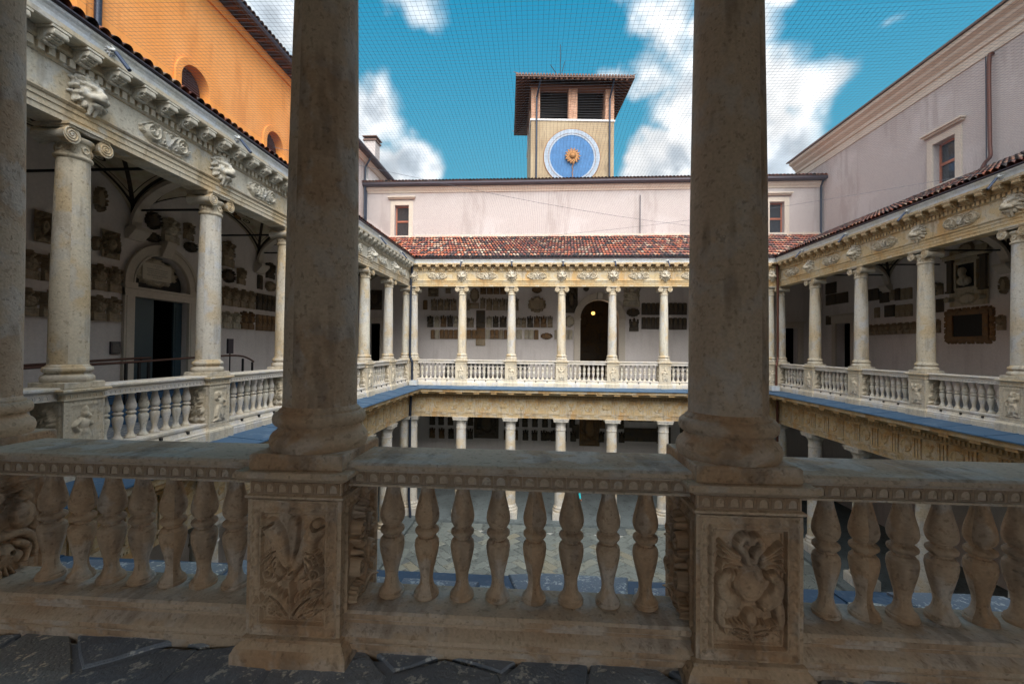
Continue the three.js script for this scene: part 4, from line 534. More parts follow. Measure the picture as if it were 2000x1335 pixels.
// ------------------------------------------------------------------ the wings
const PL = {
  left: [[5.86, 4.17, 0.35, 0.67, 3, 2, 1], [5.84, 3.34, 0.86, 0.62, 0, 2, 2], [7.3, 4.14, 0.47, 0.68, 3, 2, 1], [6.95, 4.09, 0.2, 0.34, 2, 2, 1], [7.05, 3.31, 1.1, 0.66, 0, 2, 3], [7.02, 5.17, 0.27, 0.61, 2, 2, 1], [5.83, 2.56, 0.86, 0.6, 0, 2, 2], [7.05, 2.57, 1.1, 0.63, 0, 2, 3],
    [8.44, 5.08, 0.46, 0.48, 2, 0, 1], [8.41, 4.62, 0.47, 0.26, 2, 0, 1], [9.0, 4.97, 0.62, 0.74, 0, 3, 1], [9.62, 5.11, 0.37, 0.53, 0, 2, 1], [9.7, 4.65, 0.46, 0.3, 2, 0, 1]],
  left2: [[11.27, 4.8, 0.58, 0.91, 0, 2, 1], [11.29, 4.05, 0.59, 0.46, 2, 0, 1], [11.92, 4.15, 0.42, 0.6, 0, 2, 1], [11.63, 3.37, 2.06, 0.67, 0, 2, 5], [11.26, 2.57, 1.31, 0.59, 0, 3, 3], [12.27, 2.61, 0.7, 0.66, 0, 1, 2], [13.6, 3.36, 1.68, 0.63, 1, 0, 6], [13.62, 2.57, 1.7, 0.61, 1, 1, 6], [13.54, 4.64, 0.54, 0.64, 0, 0, 1], [12.94, 4.1, 0.26, 0.55, 1, 0, 1], [13.55, 4.02, 0.58, 0.4, 2, 2, 1], [18.4, 5.0, 1.2, 1.1, 3, 0, 1], [19.5, 3.4, 0.7, 0.62, 2, 2, 1]],
  farA: [[0.78, 4.25, 1.56, 0.73, 0, 2, 4], [2.25, 4.24, 0.16, 0.68, 0, 2, 1], [3.1, 4.35, 0.33, 0.68, 0, 2, 1], [4.27, 4.28, 1.96, 0.75, 0, 2, 5], [-0.02, 3.24, 0.42, 0.69, 0, 0, 1], [0.38, 3.24, 0.34, 0.68, 0, 3, 1], [0.77, 3.26, 0.39, 0.72, 0, 1, 1], [1.17, 3.27, 0.37, 0.72, 0, 0, 1], [1.51, 3.25, 0.29, 0.68, 0, 3, 1], [2.3, 3.2, 0.6, 0.61, 0, 2, 2], [3.49, 3.25, 0.37, 0.7, 0, 3, 1], [3.88, 3.26, 0.39, 0.7, 0, 0, 1], [4.32, 3.26, 0.46, 0.7, 0, 0, 1], [5.38, 3.22, 0.63, 0.61, 0, 2, 2], [5.91, 3.27, 0.38, 0.69, 0, 0, 1], [6.5, 3.27, 0.79, 0.69, 0, 1, 2], [7.08, 3.27, 0.33, 0.69, 0, 2, 1]],
  farB: [[-0.14, 2.47, 0.27, 0.55, 1, 2, 1], [0.13, 2.47, 0.25, 0.55, 1, 1, 1], [0.39, 2.47, 0.25, 0.55, 1, 3, 1], [1.09, 2.48, 1.1, 0.55, 1, 1, 4], [2.3, 2.49, 0.9, 0.54, 1, 1, 3], [3.42, 2.5, 0.25, 0.54, 1, 3, 1], [3.82, 2.5, 0.52, 0.54, 1, 1, 2], [4.22, 2.5, 0.26, 0.54, 1, 2, 1], [4.47, 2.5, 0.22, 0.54, 1, 1, 1], [5.27, 2.51, 0.38, 0.54, 1, 3, 1], [5.86, 2.51, 0.54, 0.54, 1, 3, 2], [6.28, 2.5, 0.27, 0.57, 1, 1, 1], [6.88, 2.42, 0.73, 0.38, 2, 1, 1]],
  farC: [[2.99, 3.57, 0.54, 0.65, 4, 0, 1], [3.0, 3.05, 0.54, 0.35, 4, 0, 1], [3.01, 2.54, 0.54, 0.64, 4, 1, 1], [3.0, 2.02, 0.57, 0.38, 4, 2, 1], [0.15, 4.98, 0.66, 0.54, 3, 2, 1], [1.03, 5.07, 0.35, 0.36, 0, 2, 1], [2.61, 4.8, 0.57, 0.85, 2, 2, 1], [2.6, 4.17, 0.56, 0.32, 4, 2, 1], [3.71, 5.1, 1.57, 0.5, 0, 1, 4], [6.29, 5.13, 0.61, 0.42, 2, 1, 1], [6.3, 4.26, 1.1, 0.94, 2, 2, 1], [-0.64, 4.34, 0.24, 0.89, 0, 1, 1], [-0.34, 4.22, 0.28, 0.58, 1, 1, 1]],
  farD: [[8.3, 4.52, 0.75, 1.5, 3, 0, 1], [8.2, 3.28, 0.6, 0.68, 2, 3, 1], [7.43, 2.51, 0.2, 0.55, 1, 3, 1], [8.15, 2.51, 0.47, 0.55, 1, 3, 2], [11.75, 4.74, 1.06, 1.2, 0, 3, 1], [11.85, 3.82, 0.78, 0.5, 2, 0, 1], [11.9, 3.12, 0.6, 0.77, 0, 0, 1], [12.85, 4.03, 1.06, 0.7, 1, 0, 4], [12.85, 3.21, 1.06, 0.69, 1, 0, 4], [14.36, 4.04, 1.04, 0.7, 1, 0, 4], [14.36, 3.19, 1.02, 0.69, 1, 0, 4], [9.15, 5.19, 0.35, 0.3, 2, 0, 1], [19.0, 4.3, 0.8, 0.9, 2, 2, 1], [-3.4, 4.5, 0.9, 1.2, 3, 0, 1]],
  right: [[-0.96, 4.41, 0.82, 0.56, 4, 0, 2], [-0.22, 4.24, 0.53, 0.56, 4, 0, 1], [0.21, 4.25, 0.29, 0.48, 1, 2, 1], [0.49, 4.25, 0.25, 0.55, 1, 0, 1], [0.95, 4.22, 0.55, 0.51, 1, 2, 2], [-0.66, 3.54, 0.88, 0.5, 1, 2, 3], [0.07, 3.55, 0.56, 0.53, 4, 0, 1], [0.81, 3.5, 0.85, 0.54, 1, 2, 3], [0.15, 2.74, 2.7, 0.52, 0, 2, 8], [2.2, 4.23, 0.26, 0.52, 4, 0, 1], [2.5, 4.22, 0.28, 0.49, 0, 2, 1], [2.2, 3.56, 0.23, 0.52, 1, 2, 1], [2.5, 3.55, 0.27, 0.52, 4, 0, 1], [2.3, 2.75, 0.44, 0.55, 0, 2, 2], [4.75, 2.75, 0.27, 0.54, 0, 2, 1], [4.85, 4.01, 0.27, 0.6, 2, 2, 1], [-3.84, 5.13, 0.84, 0.6, 4, 0, 1], [-3.4, 4.5, 1.69, 0.56, 4, 0, 2], [-3.95, 3.4, 0.55, 0.5, 4, 0, 1]],
};
const lowPl = []; { const R = rng(611); for (let i = 0; i < 22; i++) for (let j = 0; j < 3; j++) { const x = 0.2 + i * 0.55; if ((x > 2.6 && x < 4.2) || (x > 8.7 && x < 10.1) || x > 11.2) continue; lowPl.push([x + 0.1 * (R() - 0.5), -3.35 + j * 0.78, 0.38, 0.62, 0, R() < 0.7 ? 0 : 1, 1]); } lowPl.push([3.4, -2.75, 1.5, 1.7, 3, 0, 1], [7.0, -3.4, 0.7, 0.5, 2, 0, 1], [9.4, -2.9, 1.2, 2.0, 3, 1, 1], [8.6, -3.1, 0.4, 0.8, 4, 0, 1], [12.3, -3.2, 1.9, 0.75, 4, 0, 1], [13.6, -3.2, 0.8, 0.95, 4, 0, 1], [12.6, -2.2, 2.0, 0.5, 4, 0, 3], [15.3, -3.1, 1.6, 0.9, 4, 0, 2]); }
const nearWing = wing('near', 'shaded near gallery of the courtyard, with the dark blue lead ledge outside its balustrade', null, [-2.6, 0.0, 2.6].map((u) => [XR - u - 0.48, XR - u + 0.48, 0.9, 2.3, true]), []);  // the three arched openings behind the viewer are added to light the near stonework
const leftWing = wing('left', 'two storey arcaded wing along the left of the courtyard, under the orange wall', null, [[7.93, 9.66, 0, 4.165, true]], [...PL.left, ...PL.left2]);
const farWing = wing('far', 'arcaded wing across the far end, with red tiled roof and pinkish upper wall', null, [[8.83, 11.03, 0, 4.56, true], [20.19, 20.97, 0, 2.99, false], [-3.76, -3.05, 0, 3.1, false]], [...PL.farA, ...PL.farB, ...PL.farC, ...PL.farD, ...lowPl]);
const rightWing = wing('right', 'arcaded wing along the right of the courtyard, under a pinkish wall with one window', null, [[-3.43, -2.34, 0, 3.17, false]], PL.right);

// ceilings: groined vaults on transverse bands to the left and right, flat plaster elsewhere
for (const [o, S, odd] of [[leftWing, SIDES.left, 1], [rightWing, SIDES.right, 0]]) {
  const D = S.depth, c = S.cols, marks = []; for (let i = odd - 2; i < c.length + 2; i += 2) marks.push(c[0] + i * BD);
  for (let i = 0; i + 1 < marks.length; i++) { const a = Math.max(marks[i], -S.ends[0] - 0.6), b = Math.min(marks[i + 1], S.len + S.ends[1] + 0.6); if (b - a < 1) continue; part(o, 'vault', vaultGeo(marks[i], marks[i + 1], -D, -0.2, 4.76, 1.42), vaultMat); }
  for (const s of marks) {
    if (s < -S.ends[0] + 0.3 || s > S.len + S.ends[1] - 0.3) continue;
    const sh = new THREE.Shape(), w = (D - 0.2) / 2, m = -(D + 0.2) / 2; sh.moveTo(m - w, 4.72); for (let k = 0; k <= 24; k++) { const a = Math.PI - (k / 24) * Math.PI; sh.lineTo(m + w * Math.cos(a), 4.72 + 1.36 * Math.sin(a)); } for (let k = 0; k <= 24; k++) { const a = (k / 24) * Math.PI; sh.lineTo(m + (w - 0.09) * Math.cos(a), 4.72 + 1.25 * Math.sin(a)); } sh.closePath();
    part(o, 'vault_band', plate(sh, 0.27, 0, 4).translate(0, 0, -0.135).rotateY(-Math.PI / 2), M.cream, [s, 0, 0]);
    const cb = new THREE.Shape(); cb.moveTo(0, 0); cb.lineTo(0.1, 0); cb.bezierCurveTo(0.14, 0.1, 0.25, 0.13, 0.27, 0.22); cb.lineTo(0.3, 0.22); cb.lineTo(0.3, 0.3); cb.lineTo(0, 0.3); cb.closePath();
    part(o, 'corbel', plate(cb, 0.44, 0.008, 8).translate(0, 0, -0.22).rotateY(-Math.PI / 2), M.cream, [s, 4.42, -D]);
  }
  for (const s of c) part(o, 'tie_rod', box(-0.022, 0.022, 5.17, 5.215, -D, -0.19), M.iron, [s, 0, 0]);
}
part(farWing, 'ceiling', box(0.2, SIDES.far.len - 0.2, 5.54, 5.62, -SIDES.far.depth, -0.21), M.inner);
part(nearWing, 'ceiling', box(0.2, SIDES.near.len - 0.2, 4.96, 5.04, -SIDES.near.depth, -0.21), M.lime);

// doorways
function dressed(o, S, x0, x1, yl, { arch = false, lintel = 0.27, m = M.cream, w = 0.28 } = {}) {
  const D = -S.depth, p = part(o, 'door_jamb', join([box(x0 - w, x0, 0, yl, D, D + 0.085), box(x0 - w + 0.05, x0 - 0.05, 0.3, yl - 0.25, D + 0.085, D + 0.1)]), m); part(o, 'door_jamb', join([box(x1, x1 + w, 0, yl, D, D + 0.085), box(x1 + 0.05, x1 + w - 0.05, 0.3, yl - 0.25, D + 0.085, D + 0.1)]), m);
  if (!arch) part(p, 'lintel', join([box(x0 - w - 0.02, x1 + w + 0.02, yl + 0.002, yl + lintel, D, D + 0.1), box(x0 - w - 0.07, x1 + w + 0.07, yl + lintel, yl + lintel + 0.07, D, D + 0.19)]), m);
  else {
    for (const [qa, qb] of [[x0 - w - 0.04, x0 + 0.03], [x1 - 0.03, x1 + w + 0.04]]) part(p, 'impost', box(qa, qb, yl + 0.002, yl + 0.1, D, D + 0.13), m);
    const c = (x0 + x1) / 2, r = (x1 - x0) / 2, ring = (ra, rb, z0, z1) => { const s = new THREE.Shape(); s.absarc(0, 0, rb, 0, Math.PI, false); s.lineTo(-ra, 0); s.absarc(0, 0, ra, Math.PI, 0, true); s.closePath(); return plate(s, z1 - z0, 0, 26).translate(c, yl + 0.101, z0); };
    part(p, 'arch_ring', join([ring(r, r + w, D, D + 0.075), ring(r + w - 0.06, r + w + 0.02, D + 0.075, D + 0.11), ring(r + 0.005, r + 0.05, D + 0.075, D + 0.095)]), m);
    const k = new THREE.Shape(); k.moveTo(0, 0); k.lineTo(0.14, 0); k.bezierCurveTo(0.18, 0.15, 0.24, 0.2, 0.28, 0.36); k.lineTo(0.3, 0.42); k.lineTo(0, 0.42); k.closePath();
    part(p, 'keystone', plate(k, 0.3, 0.006, 6).translate(0, 0, -0.15).rotateY(-Math.PI / 2), m, [c, yl + 0.1 + r - 0.03, D]);
  }
  return p;
}
function darkRoom(o, S, x0, x1, h, deep = 3.2) { const D = -S.depth - 0.4; part(o, 'dark_room', join([box(x0 - 0.5, x1 + 0.5, -0.12, -0.02, D - deep, D), box(x0 - 0.5, x1 + 0.5, h + 0.2, h + 0.3, D - deep, D), box(x0 - 0.6, x0 - 0.5, -0.1, h + 0.2, D - deep, D), box(x1 + 0.5, x1 + 0.6, -0.1, h + 0.2, D - deep, D), box(x0 - 0.6, x1 + 0.6, -0.1, h + 0.2, D - deep - 0.1, D - deep)]), M.black); }  // walls coloured black to stand for the shade of an unlit interior
{ const S = SIDES.left, D = -S.depth, p = dressed(leftWing, S, 7.93, 9.66, 3.2, { arch: true });
  part(leftWing, 'door_lintel', join([box(7.65, 9.94, 2.95, 3.02, D - 0.25, D + 0.1), box(7.65, 9.94, 3.022, 3.14, D - 0.25, D + 0.09), box(7.6, 9.99, 3.142, 3.2, D - 0.25, D + 0.15)]), M.cream);
  const ty = new THREE.Shape(); ty.absarc(0, 0, 0.9, 0, Math.PI, false); ty.closePath(); part(leftWing, 'tympanum', plate(ty, 0.1, 0, 24), M.tympan, [8.795, 3.2, D - 0.3]);
  const leaf = (x0, x1, z, n) => { const l = part(leftWing, 'door_leaf', join([box(x0, x1, 0.02, 2.94, z - 0.05, z), box(x0 + 0.08, x1 - 0.08, 0.15, 1.3, z, z + 0.015), box(x0 + 0.08, x1 - 0.08, 1.45, 2.82, z, z + 0.015)]), M.door); part(l, 'knob', buv(new THREE.SphereGeometry(0.05, 14, 10).scale(1, 1, 0.6)), M.black, [(x0 + x1) / 2 + (n ? 0.18 : 0), 1.32, z + 0.03]); };
  leaf(7.94, 8.68, D - 0.12, 0); part(leftWing, 'door_leaf', join([box(9.36, 9.645, 0.02, 2.94, D - 0.2, D - 0.14), box(9.42, 9.6, 0.2, 1.3, D - 0.14, D - 0.125), box(9.42, 9.6, 1.5, 2.8, D - 0.14, D - 0.125)]), M.door);
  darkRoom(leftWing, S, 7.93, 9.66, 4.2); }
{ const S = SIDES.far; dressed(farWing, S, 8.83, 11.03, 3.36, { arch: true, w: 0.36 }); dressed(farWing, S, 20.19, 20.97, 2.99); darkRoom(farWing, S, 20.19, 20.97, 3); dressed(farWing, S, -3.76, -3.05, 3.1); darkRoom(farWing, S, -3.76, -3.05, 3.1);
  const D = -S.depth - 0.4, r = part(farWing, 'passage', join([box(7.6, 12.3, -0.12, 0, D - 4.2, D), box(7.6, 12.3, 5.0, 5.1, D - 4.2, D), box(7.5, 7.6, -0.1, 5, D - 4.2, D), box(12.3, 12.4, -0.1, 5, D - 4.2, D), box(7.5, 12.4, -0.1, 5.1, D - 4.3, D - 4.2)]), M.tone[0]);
  for (const [x, y, w, h, t] of [[9.3, 3.6, 1.0, 1.0, 2], [10.6, 3.9, 0.5, 0.6, 0], [9.4, 2.55, 0.9, 0.5, 4], [9.4, 1.75, 0.95, 0.6, 4], [10.8, 2.4, 0.8, 0.7, 3]]) { const q = part(r, 'wall_tablet', plaqueGeo[t][0], M.tone[0], [x, y - h / 2, D - 4.198]); q.scale.set(w / plaqueSize[t][0], h / plaqueSize[t][1], 1.2); }
}
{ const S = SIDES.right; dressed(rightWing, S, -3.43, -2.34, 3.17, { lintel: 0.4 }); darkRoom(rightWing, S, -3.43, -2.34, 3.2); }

// upper walls and their windows
function paneWindow(o, x0, x1, y0, y1, z, surround = true) {
  const w = part(o, 'window', join([box(x0, x0 + 0.07, y0, y1, z - 0.3, z - 0.22), box(x1 - 0.07, x1, y0, y1, z - 0.3, z - 0.22), box(x0 + 0.07, x1 - 0.07, y0, y0 + 0.08, z - 0.3, z - 0.22), box(x0 + 0.07, x1 - 0.07, y1 - 0.08, y1, z - 0.3, z - 0.22), box(x0 + 0.07, x1 - 0.07, lerp(y0, y1, 0.47), lerp(y0, y1, 0.47) + 0.1, z - 0.3, z - 0.2)]), M.wood), ym = lerp(y0, y1, 0.47);
  part(w, 'pane', box(x0 + 0.07, x1 - 0.07, y0 + 0.08, ym, z - 0.275, z - 0.265), M.glass); part(w, 'pane', box(x0 + 0.07, x1 - 0.07, ym + 0.1, y1 - 0.08, z - 0.275, z - 0.265), M.glass);
  if (surround) { part(w, 'surround', join([box(x0 - 0.25, x0 - 0.002, y0, y1 + 0.25, z, z + 0.05), box(x1 + 0.002, x1 + 0.25, y0, y1 + 0.25, z, z + 0.05), box(x0, x1, y1 + 0.002, y1 + 0.25, z, z + 0.05)]), M.cream); part(w, 'hood', join([box(x0 - 0.35, x1 + 0.35, y1 + 0.36, y1 + 0.43, z, z + 0.14), box(x0 - 0.4, x1 + 0.4, y1 + 0.432, y1 + 0.5, z, z + 0.22)]), M.cream); part(w, 'sill', box(x0 - 0.28, x1 + 0.28, y0 - 0.12, y0 - 0.002, z, z + 0.1), M.cream); }
  return w;
}
{ const S = SIDES.far, z = -S.depth, a = -S.ends[0], b = S.len + S.ends[1];
  part(farWing, 'upper_wall', wallWithHoles(a, b, 7.95, 11.3, z, 0.45, [[-2.27, -1.41, 8.35, 10.19], [19.43, 20.24, 8.33, 10.14]]), M.pink);
  paneWindow(farWing, -2.27, -1.41, 8.35, 10.19, z); paneWindow(farWing, 19.43, 20.24, 8.33, 10.14, z);
  part(farWing, 'eaves_band', sweep([[z, 10.93], [z + 0.05, 10.93], [z + 0.07, 11.0], [z + 0.16, 11.1], [z + 0.2, 11.24], [z, 11.24]], a, b), M.cream);
  part(farWing, 'base_course', sweep([[z, 8.27], [z + 0.09, 8.25], [z + 0.1, 8.36], [z, 8.4]], 0.6 - 1.6, b), M.cream);
  part(farWing, 'upper_gutter', sweep([[z + 0.12, 11.26], [z + 0.42, 11.26], [z + 0.48, 11.32], [z + 0.48, 11.41], [z + 0.12, 11.41]], a, b), M.gutter);
  const rf = part(farWing, 'upper_roof', sweep([[z + 0.46, 11.43], [z + 0.46, 11.47], [z - 6, 13.4], [z - 6, 13.3]], a, b), M.tileDark);
  const list = [], n = Math.floor((b - a) / 0.2), im = new THREE.InstancedMesh(TILE, M.tile, n * 3), R = rng(88), c = new THREE.Color(); im.name = 'roof_tiles'; const q = new THREE.Quaternion().setFromAxisAngle(new THREE.Vector3(1, 0, 0), 0.29);
  for (let i = 0; i < n * 3; i++) { const r = Math.floor(i / n); im.setMatrixAt(i, new THREE.Matrix4().compose(new THREE.Vector3(a + 0.1 + (i % n) * 0.2, 11.5 + r * 0.13, z + 0.28 - r * 0.42), q, new THREE.Vector3(1, 1, 0.5))); const t = TILE_TONES[Math.floor(R() * 9)], g = 0.5 + 0.4 * R(); im.setColorAt(i, c.setRGB(t[0] * g, t[1] * g, t[2] * g)); } rf.add(stuff(im));
  for (const [x, y0, y1, r] of [[a + 0.12, 7.9, 11.3, 0.055], [b - 0.12, 8.0, 11.3, 0.055], [12.2, 8.36, 10.6, 0.02]]) part(farWing, 'downpipe', join([bar([x, y0, z + 0.07], [x, y1 - 0.3, z + 0.07], r), bar([x, y1 - 0.3, z + 0.07], [x, y1, z + (r > 0.03 ? 0.3 : 0.08)], r)]), M.pipe);
}
{ const S = SIDES.right, z = -S.depth, a = VF - 27.34, b = S.len + S.ends[1];
  part(rightWing, 'upper_wall', wallWithHoles(a, b, 7.95, 12.9, z, 0.45, [[2.21, 3.14, 8.37, 10.08]]), M.pink);
  paneWindow(rightWing, 2.21, 3.14, 8.37, 10.08, z);
  part(rightWing, 'crowning_cornice', sweep([[z, 12.28], [z + 0.04, 12.28], [z + 0.05, 12.62], [z + 0.12, 12.66], [z + 0.14, 12.8], [z + 0.3, 12.95], [z + 0.34, 13.05], [z + 0.5, 13.16], [z + 0.52, 13.3], [z, 13.3]], a, b), M.cream);
  part(rightWing, 'upper_roof', sweep([[z + 0.6, 13.32], [z + 0.6, 13.4], [z - 6, 15.2], [z - 6, 15.1]], a - 0.15, b), M.tileDark);
  part(rightWing, 'downpipe', tube([[4.5, 12.2, z + 0.02], [4.53, 12.22, z + 0.12], [4.53, 12.0, z + 0.16], [4.53, 9.0, z + 0.16], [4.53, 8.55, z + 0.16], [4.4, 8.4, z + 0.2], [4.3, 8.1, z + 0.26]], 0.06, 10, 60), M.copper);
  part(rightWing, 'cable_duct', bar([4.26, 8.3, z + 0.015], [4.26, 12.3, z + 0.015], 0.014), M.pipe);
}
// pipes down the two far corners of the court
{ const c1 = [0.24, 0, 0.24], S = SIDES.far;
  part(farWing, 'downpipe', join([bar([0.36, 5.65, 0.36], [0.27, 4.9, 0.3], 0.055), bar([0.27, 4.9, 0.3], [0.27, 1.25, 0.3], 0.055), bar([0.27, 1.25, 0.3], [0.42, 1.0, 0.42], 0.055), bar([0.42, 1.0, 0.42], [0.42, -0.1, 0.42], 0.055), bar([0.42, -0.22, 0.5], [0.34, -1.3, 0.34], 0.06), bar([0.34, -1.3, 0.34], [0.34, -5.4, 0.4], 0.06), bar([0.34, -5.4, 0.4], [0.5, -6.42, 0.6], 0.06)]), M.pipe);
  part(farWing, 'hopper_box', box(0.36, 0.72, -0.1, 0.13, 0.36, 0.62), M.gutterStone);
  const L = S.len; part(farWing, 'downpipe', join([bar([L - 0.36, 5.65, 0.36], [L - 0.3, 4.6, 0.3], 0.05), bar([L - 0.3, 4.6, 0.3], [L - 0.3, 1.4, 0.3], 0.05), bar([L - 0.3, 1.4, 0.3], [L - 0.42, 1.0, 0.42], 0.05), bar([L - 0.42, 1.0, 0.42], [L - 0.42, -0.1, 0.42], 0.05), bar([L - 0.4, -0.22, 0.45], [L - 0.34, -2.4, 0.36], 0.05)]), M.copper);
  part(farWing, 'hopper_box', box(L - 0.72, L - 0.36, -0.1, 0.13, 0.36, 0.62), M.gutterStone); }

// ------------------------------------------------------------------ balustrades and columns
balustrade('near', 'brown stone balustrade with carved pedestals right in front of the viewer');
balustrade('left', 'pale stone balustrade of the upper left gallery, in front of the blue door');
balustrade('far', 'white stone balustrade across the far upper gallery');
balustrade('right', 'pale stone balustrade of the upper right gallery, above the dark blue ledge');
const toWorld = (S, s, y, o) => { const c = Math.cos(S.turn), n = Math.sin(S.turn); return [S.pos[0] + s * c + o * n, y, S.pos[2] - s * n + o * c]; };
const nearCol = makeColumn(56, [M.nearB, M.near, M.nearB]), farCol = makeColumn(20, [M.stoneC, M.stone, M.stoneC]), midCol = makeColumn(36, [M.stoneC, M.stone, M.stoneC]), doric = makeDoric(20, M.stoneB);
function putColumn(proto, name, label, group, p, turn, sy, seed) { const o = proto.clone(); o.name = numbered(name); o.position.set(...p); o.rotation.y = turn; o.scale.y = sy; const R = rng(seed); o.traverse((q) => { if (q.name === 'shaft') { q.rotation.y = R() * 6.28; if (q.material === M.stone) q.material = [M.stone, M.stoneB, M.stoneC][Math.floor(R() * 3)]; } }); scene.add(o); return tag(o, label, 'column', group); }
{ const S = SIDES.near, lab = ['brown stone column of the near balustrade beyond the right edge of the photo', 'right-hand one of the two big dark foreground columns, on the pedestal with a carved shield', 'left-hand one of the two big dark foreground columns, on the pedestal with carved leaves', 'near greyish stone column cut by the left edge of the photo'];
  S.cols.forEach((s, i) => putColumn(nearCol, 'ionic_column', lab[i], 'columns of the near balustrade', toWorld(S, s, S.block, 0), S.turn, 1.0217, 700 + i)); }
for (const k of ['left', 'far', 'right']) {
  const S = SIDES[k], n = S.cols.length;
  S.cols.forEach((s, i) => {
    const fromFar = k === 'left' ? n - 1 - i : i, ord = ORD[fromFar], edge = k === 'far' ? 'from the left corner' : 'counted from the far corner', bias = k === 'far' && (i === 0 || i === n - 1) ? 0.004 : 0;
    putColumn(k === 'left' ? midCol : k === 'right' ? midCol : farCol, 'ionic_column', `${ord} pale Ionic column of the upper ${k} gallery ${edge}`, `Ionic columns of the upper ${k} gallery`, toWorld(S, s, S.block - bias, 0), S.turn, (4.64 - S.block) / 3.462, 720 + i * 7 + n);
    putColumn(doric, 'doric_column', `${ord} smooth Doric column of the lower ${k} arcade ${edge}`, `Doric columns of the lower ${k} arcade`, toWorld(S, s, -6.3 + bias, 0), S.turn, 4.7 / 4.575, 760 + i * 5);
  });
}

// ------------------------------------------------------------------ buildings above the wings
{ // orange building over the left wing
  const S = SIDES.left, o = thing('orange_building', 'orange plastered building with arched shuttered windows rising above the left wing', 'building', S.pos, S.turn), z = -S.depth, a = -S.ends[0] - 1, b = 19.2, wins = [[5.31, 6.39], [9.24, 10.32], [13.17, 14.25]];
  part(o, 'wall', wallWithHoles(a, b, 7.95, 13.0, z, 0.5, wins.map(([x0, x1]) => [x0, x1, 8.3, 10.17, true])), M.orange);
  for (const [x0, x1] of wins) {
    const c = (x0 + x1) / 2, r = (x1 - x0) / 2, s = new THREE.Shape(); s.moveTo(r + 0.2, 8.0); s.lineTo(r + 0.2, 10.17 - r); s.absarc(0, 10.17 - r, r + 0.2, 0, Math.PI, false); s.lineTo(-r - 0.2, 8.0); s.lineTo(-r, 8.0); s.lineTo(-r, 10.17 - r); s.absarc(0, 10.17 - r, r, Math.PI, 0, true); s.lineTo(r, 8.0); s.closePath();
    const w = part(o, 'window', plate(s, 0.05, 0.006, 16).translate(c, 0, z), M.orange), f = new THREE.Shape(); archPath(f, -r, r, 8.3, 10.17 - r); part(w, 'shutter_backing', plate(f, 0.03, 0, 16).translate(c, 0, z - 0.33), M.shutter);
    for (let k = 0; k < 27; k++) { const y = 8.34 + k * 0.074, hw = y < 10.17 - r ? r - 0.03 : Math.sqrt(Math.max(0.01, (r - 0.02) ** 2 - (y - 10.17 + r) ** 2)) - 0.02; if (hw > 0.05) for (const q of [-1, 1]) part(w, 'shutter_slat', box(q > 0 ? 0.015 : -hw, q > 0 ? hw : -0.015, -0.025, 0.025, 0, 0.018).rotateX(-0.5), M.shutter, [c, y, z - 0.28]); }
  }
  part(o, 'downpipe', bar([6.82, 7.9, z + 0.1], [6.82, 12.8, z + 0.1], 0.075), M.pipe);
  part(o, 'eaves', sweep([[z, 12.62], [z + 0.06, 12.62], [z + 0.1, 12.78], [z + 0.1, 12.9], [z, 12.9]], a, b), M.orange);
  const rf = part(o, 'roof', sweep([[z + 0.55, 12.98], [z + 0.55, 13.06], [z - 6, 15.1], [z - 6, 15.02]], a, b), M.beam);
  for (let i = 0; i < 46; i++) part(o, 'rafter', box(-0.06, 0.06, 12.905, 12.985, z + 0.0, z + 0.5), M.beam, [a + 0.3 + i * 0.5, 0, 0]);
  part(o, 'gutter', sweep([[z + 0.52, 12.93], [z + 0.62, 12.95], [z + 0.66, 13.02], [z + 0.66, 13.1], [z + 0.52, 13.1]], a, b), M.gutter);
  const n = Math.floor((b - a) / 0.22), im = new THREE.InstancedMesh(TILE, M.tileDark, n); im.name = 'roof_tiles'; for (let i = 0; i < n; i++) im.setMatrixAt(i, new THREE.Matrix4().compose(new THREE.Vector3(a + 0.1 + i * 0.22, 13.16, z + 0.42), new THREE.Quaternion().setFromAxisAngle(new THREE.Vector3(1, 0, 0), 0.3), new THREE.Vector3(1.1, 1.1, 0.55))); rf.add(stuff(im));
}
{ // pale building with the chimney, in the far left corner
  const S = SIDES.left, o = thing('pale_building', 'pale plastered building with sloping eaves and a chimney in the far left corner', 'building', S.pos, S.turn), z = -S.depth;
  part(o, 'wall', box(19.21, 22.4, 7.95, 13.0, z - 0.5, z + 0.02), M.pink); part(o, 'side_wall', box(22.96, 31, 9, 13.0, z - 0.5, z + 0.01), M.whitewall);
  part(o, 'eaves', sweep([[z, 12.7], [z + 0.1, 12.72], [z + 0.25, 12.98], [z, 12.98]], 19.22, 31), M.cream);
  part(o, 'roof', sweep([[z + 0.5, 13.0], [z + 0.5, 13.1], [z - 6, 15.2], [z - 6, 15.1]], 19.22, 31.2), M.tileDark);
  part(o, 'gutter', sweep([[z + 0.4, 12.97], [z + 0.56, 13.0], [z + 0.6, 13.08], [z + 0.6, 13.16], [z + 0.4, 13.14]], 19.22, 31.2), M.gutter);
  part(o, 'downpipe', join([bar([22.2, 8.1, z + 0.12], [22.2, 12.4, z + 0.12], 0.055), bar([22.2, 12.4, z + 0.12], [22.2, 12.95, z + 0.42], 0.055)]), M.pipe);
  const ch = part(o, 'chimney', box(25.1, 25.9, 12.5, 15.45, z - 1.2, z - 0.45), M.pink); part(ch, 'chimney_cap', join([box(25.02, 25.98, 15.452, 15.55, z - 1.28, z - 0.37), box(25.2, 25.8, 15.552, 15.7, z - 1.1, z - 0.55), box(24.98, 26.02, 15.702, 15.76, z - 1.3, z - 0.33)]), M.tileDark);
}
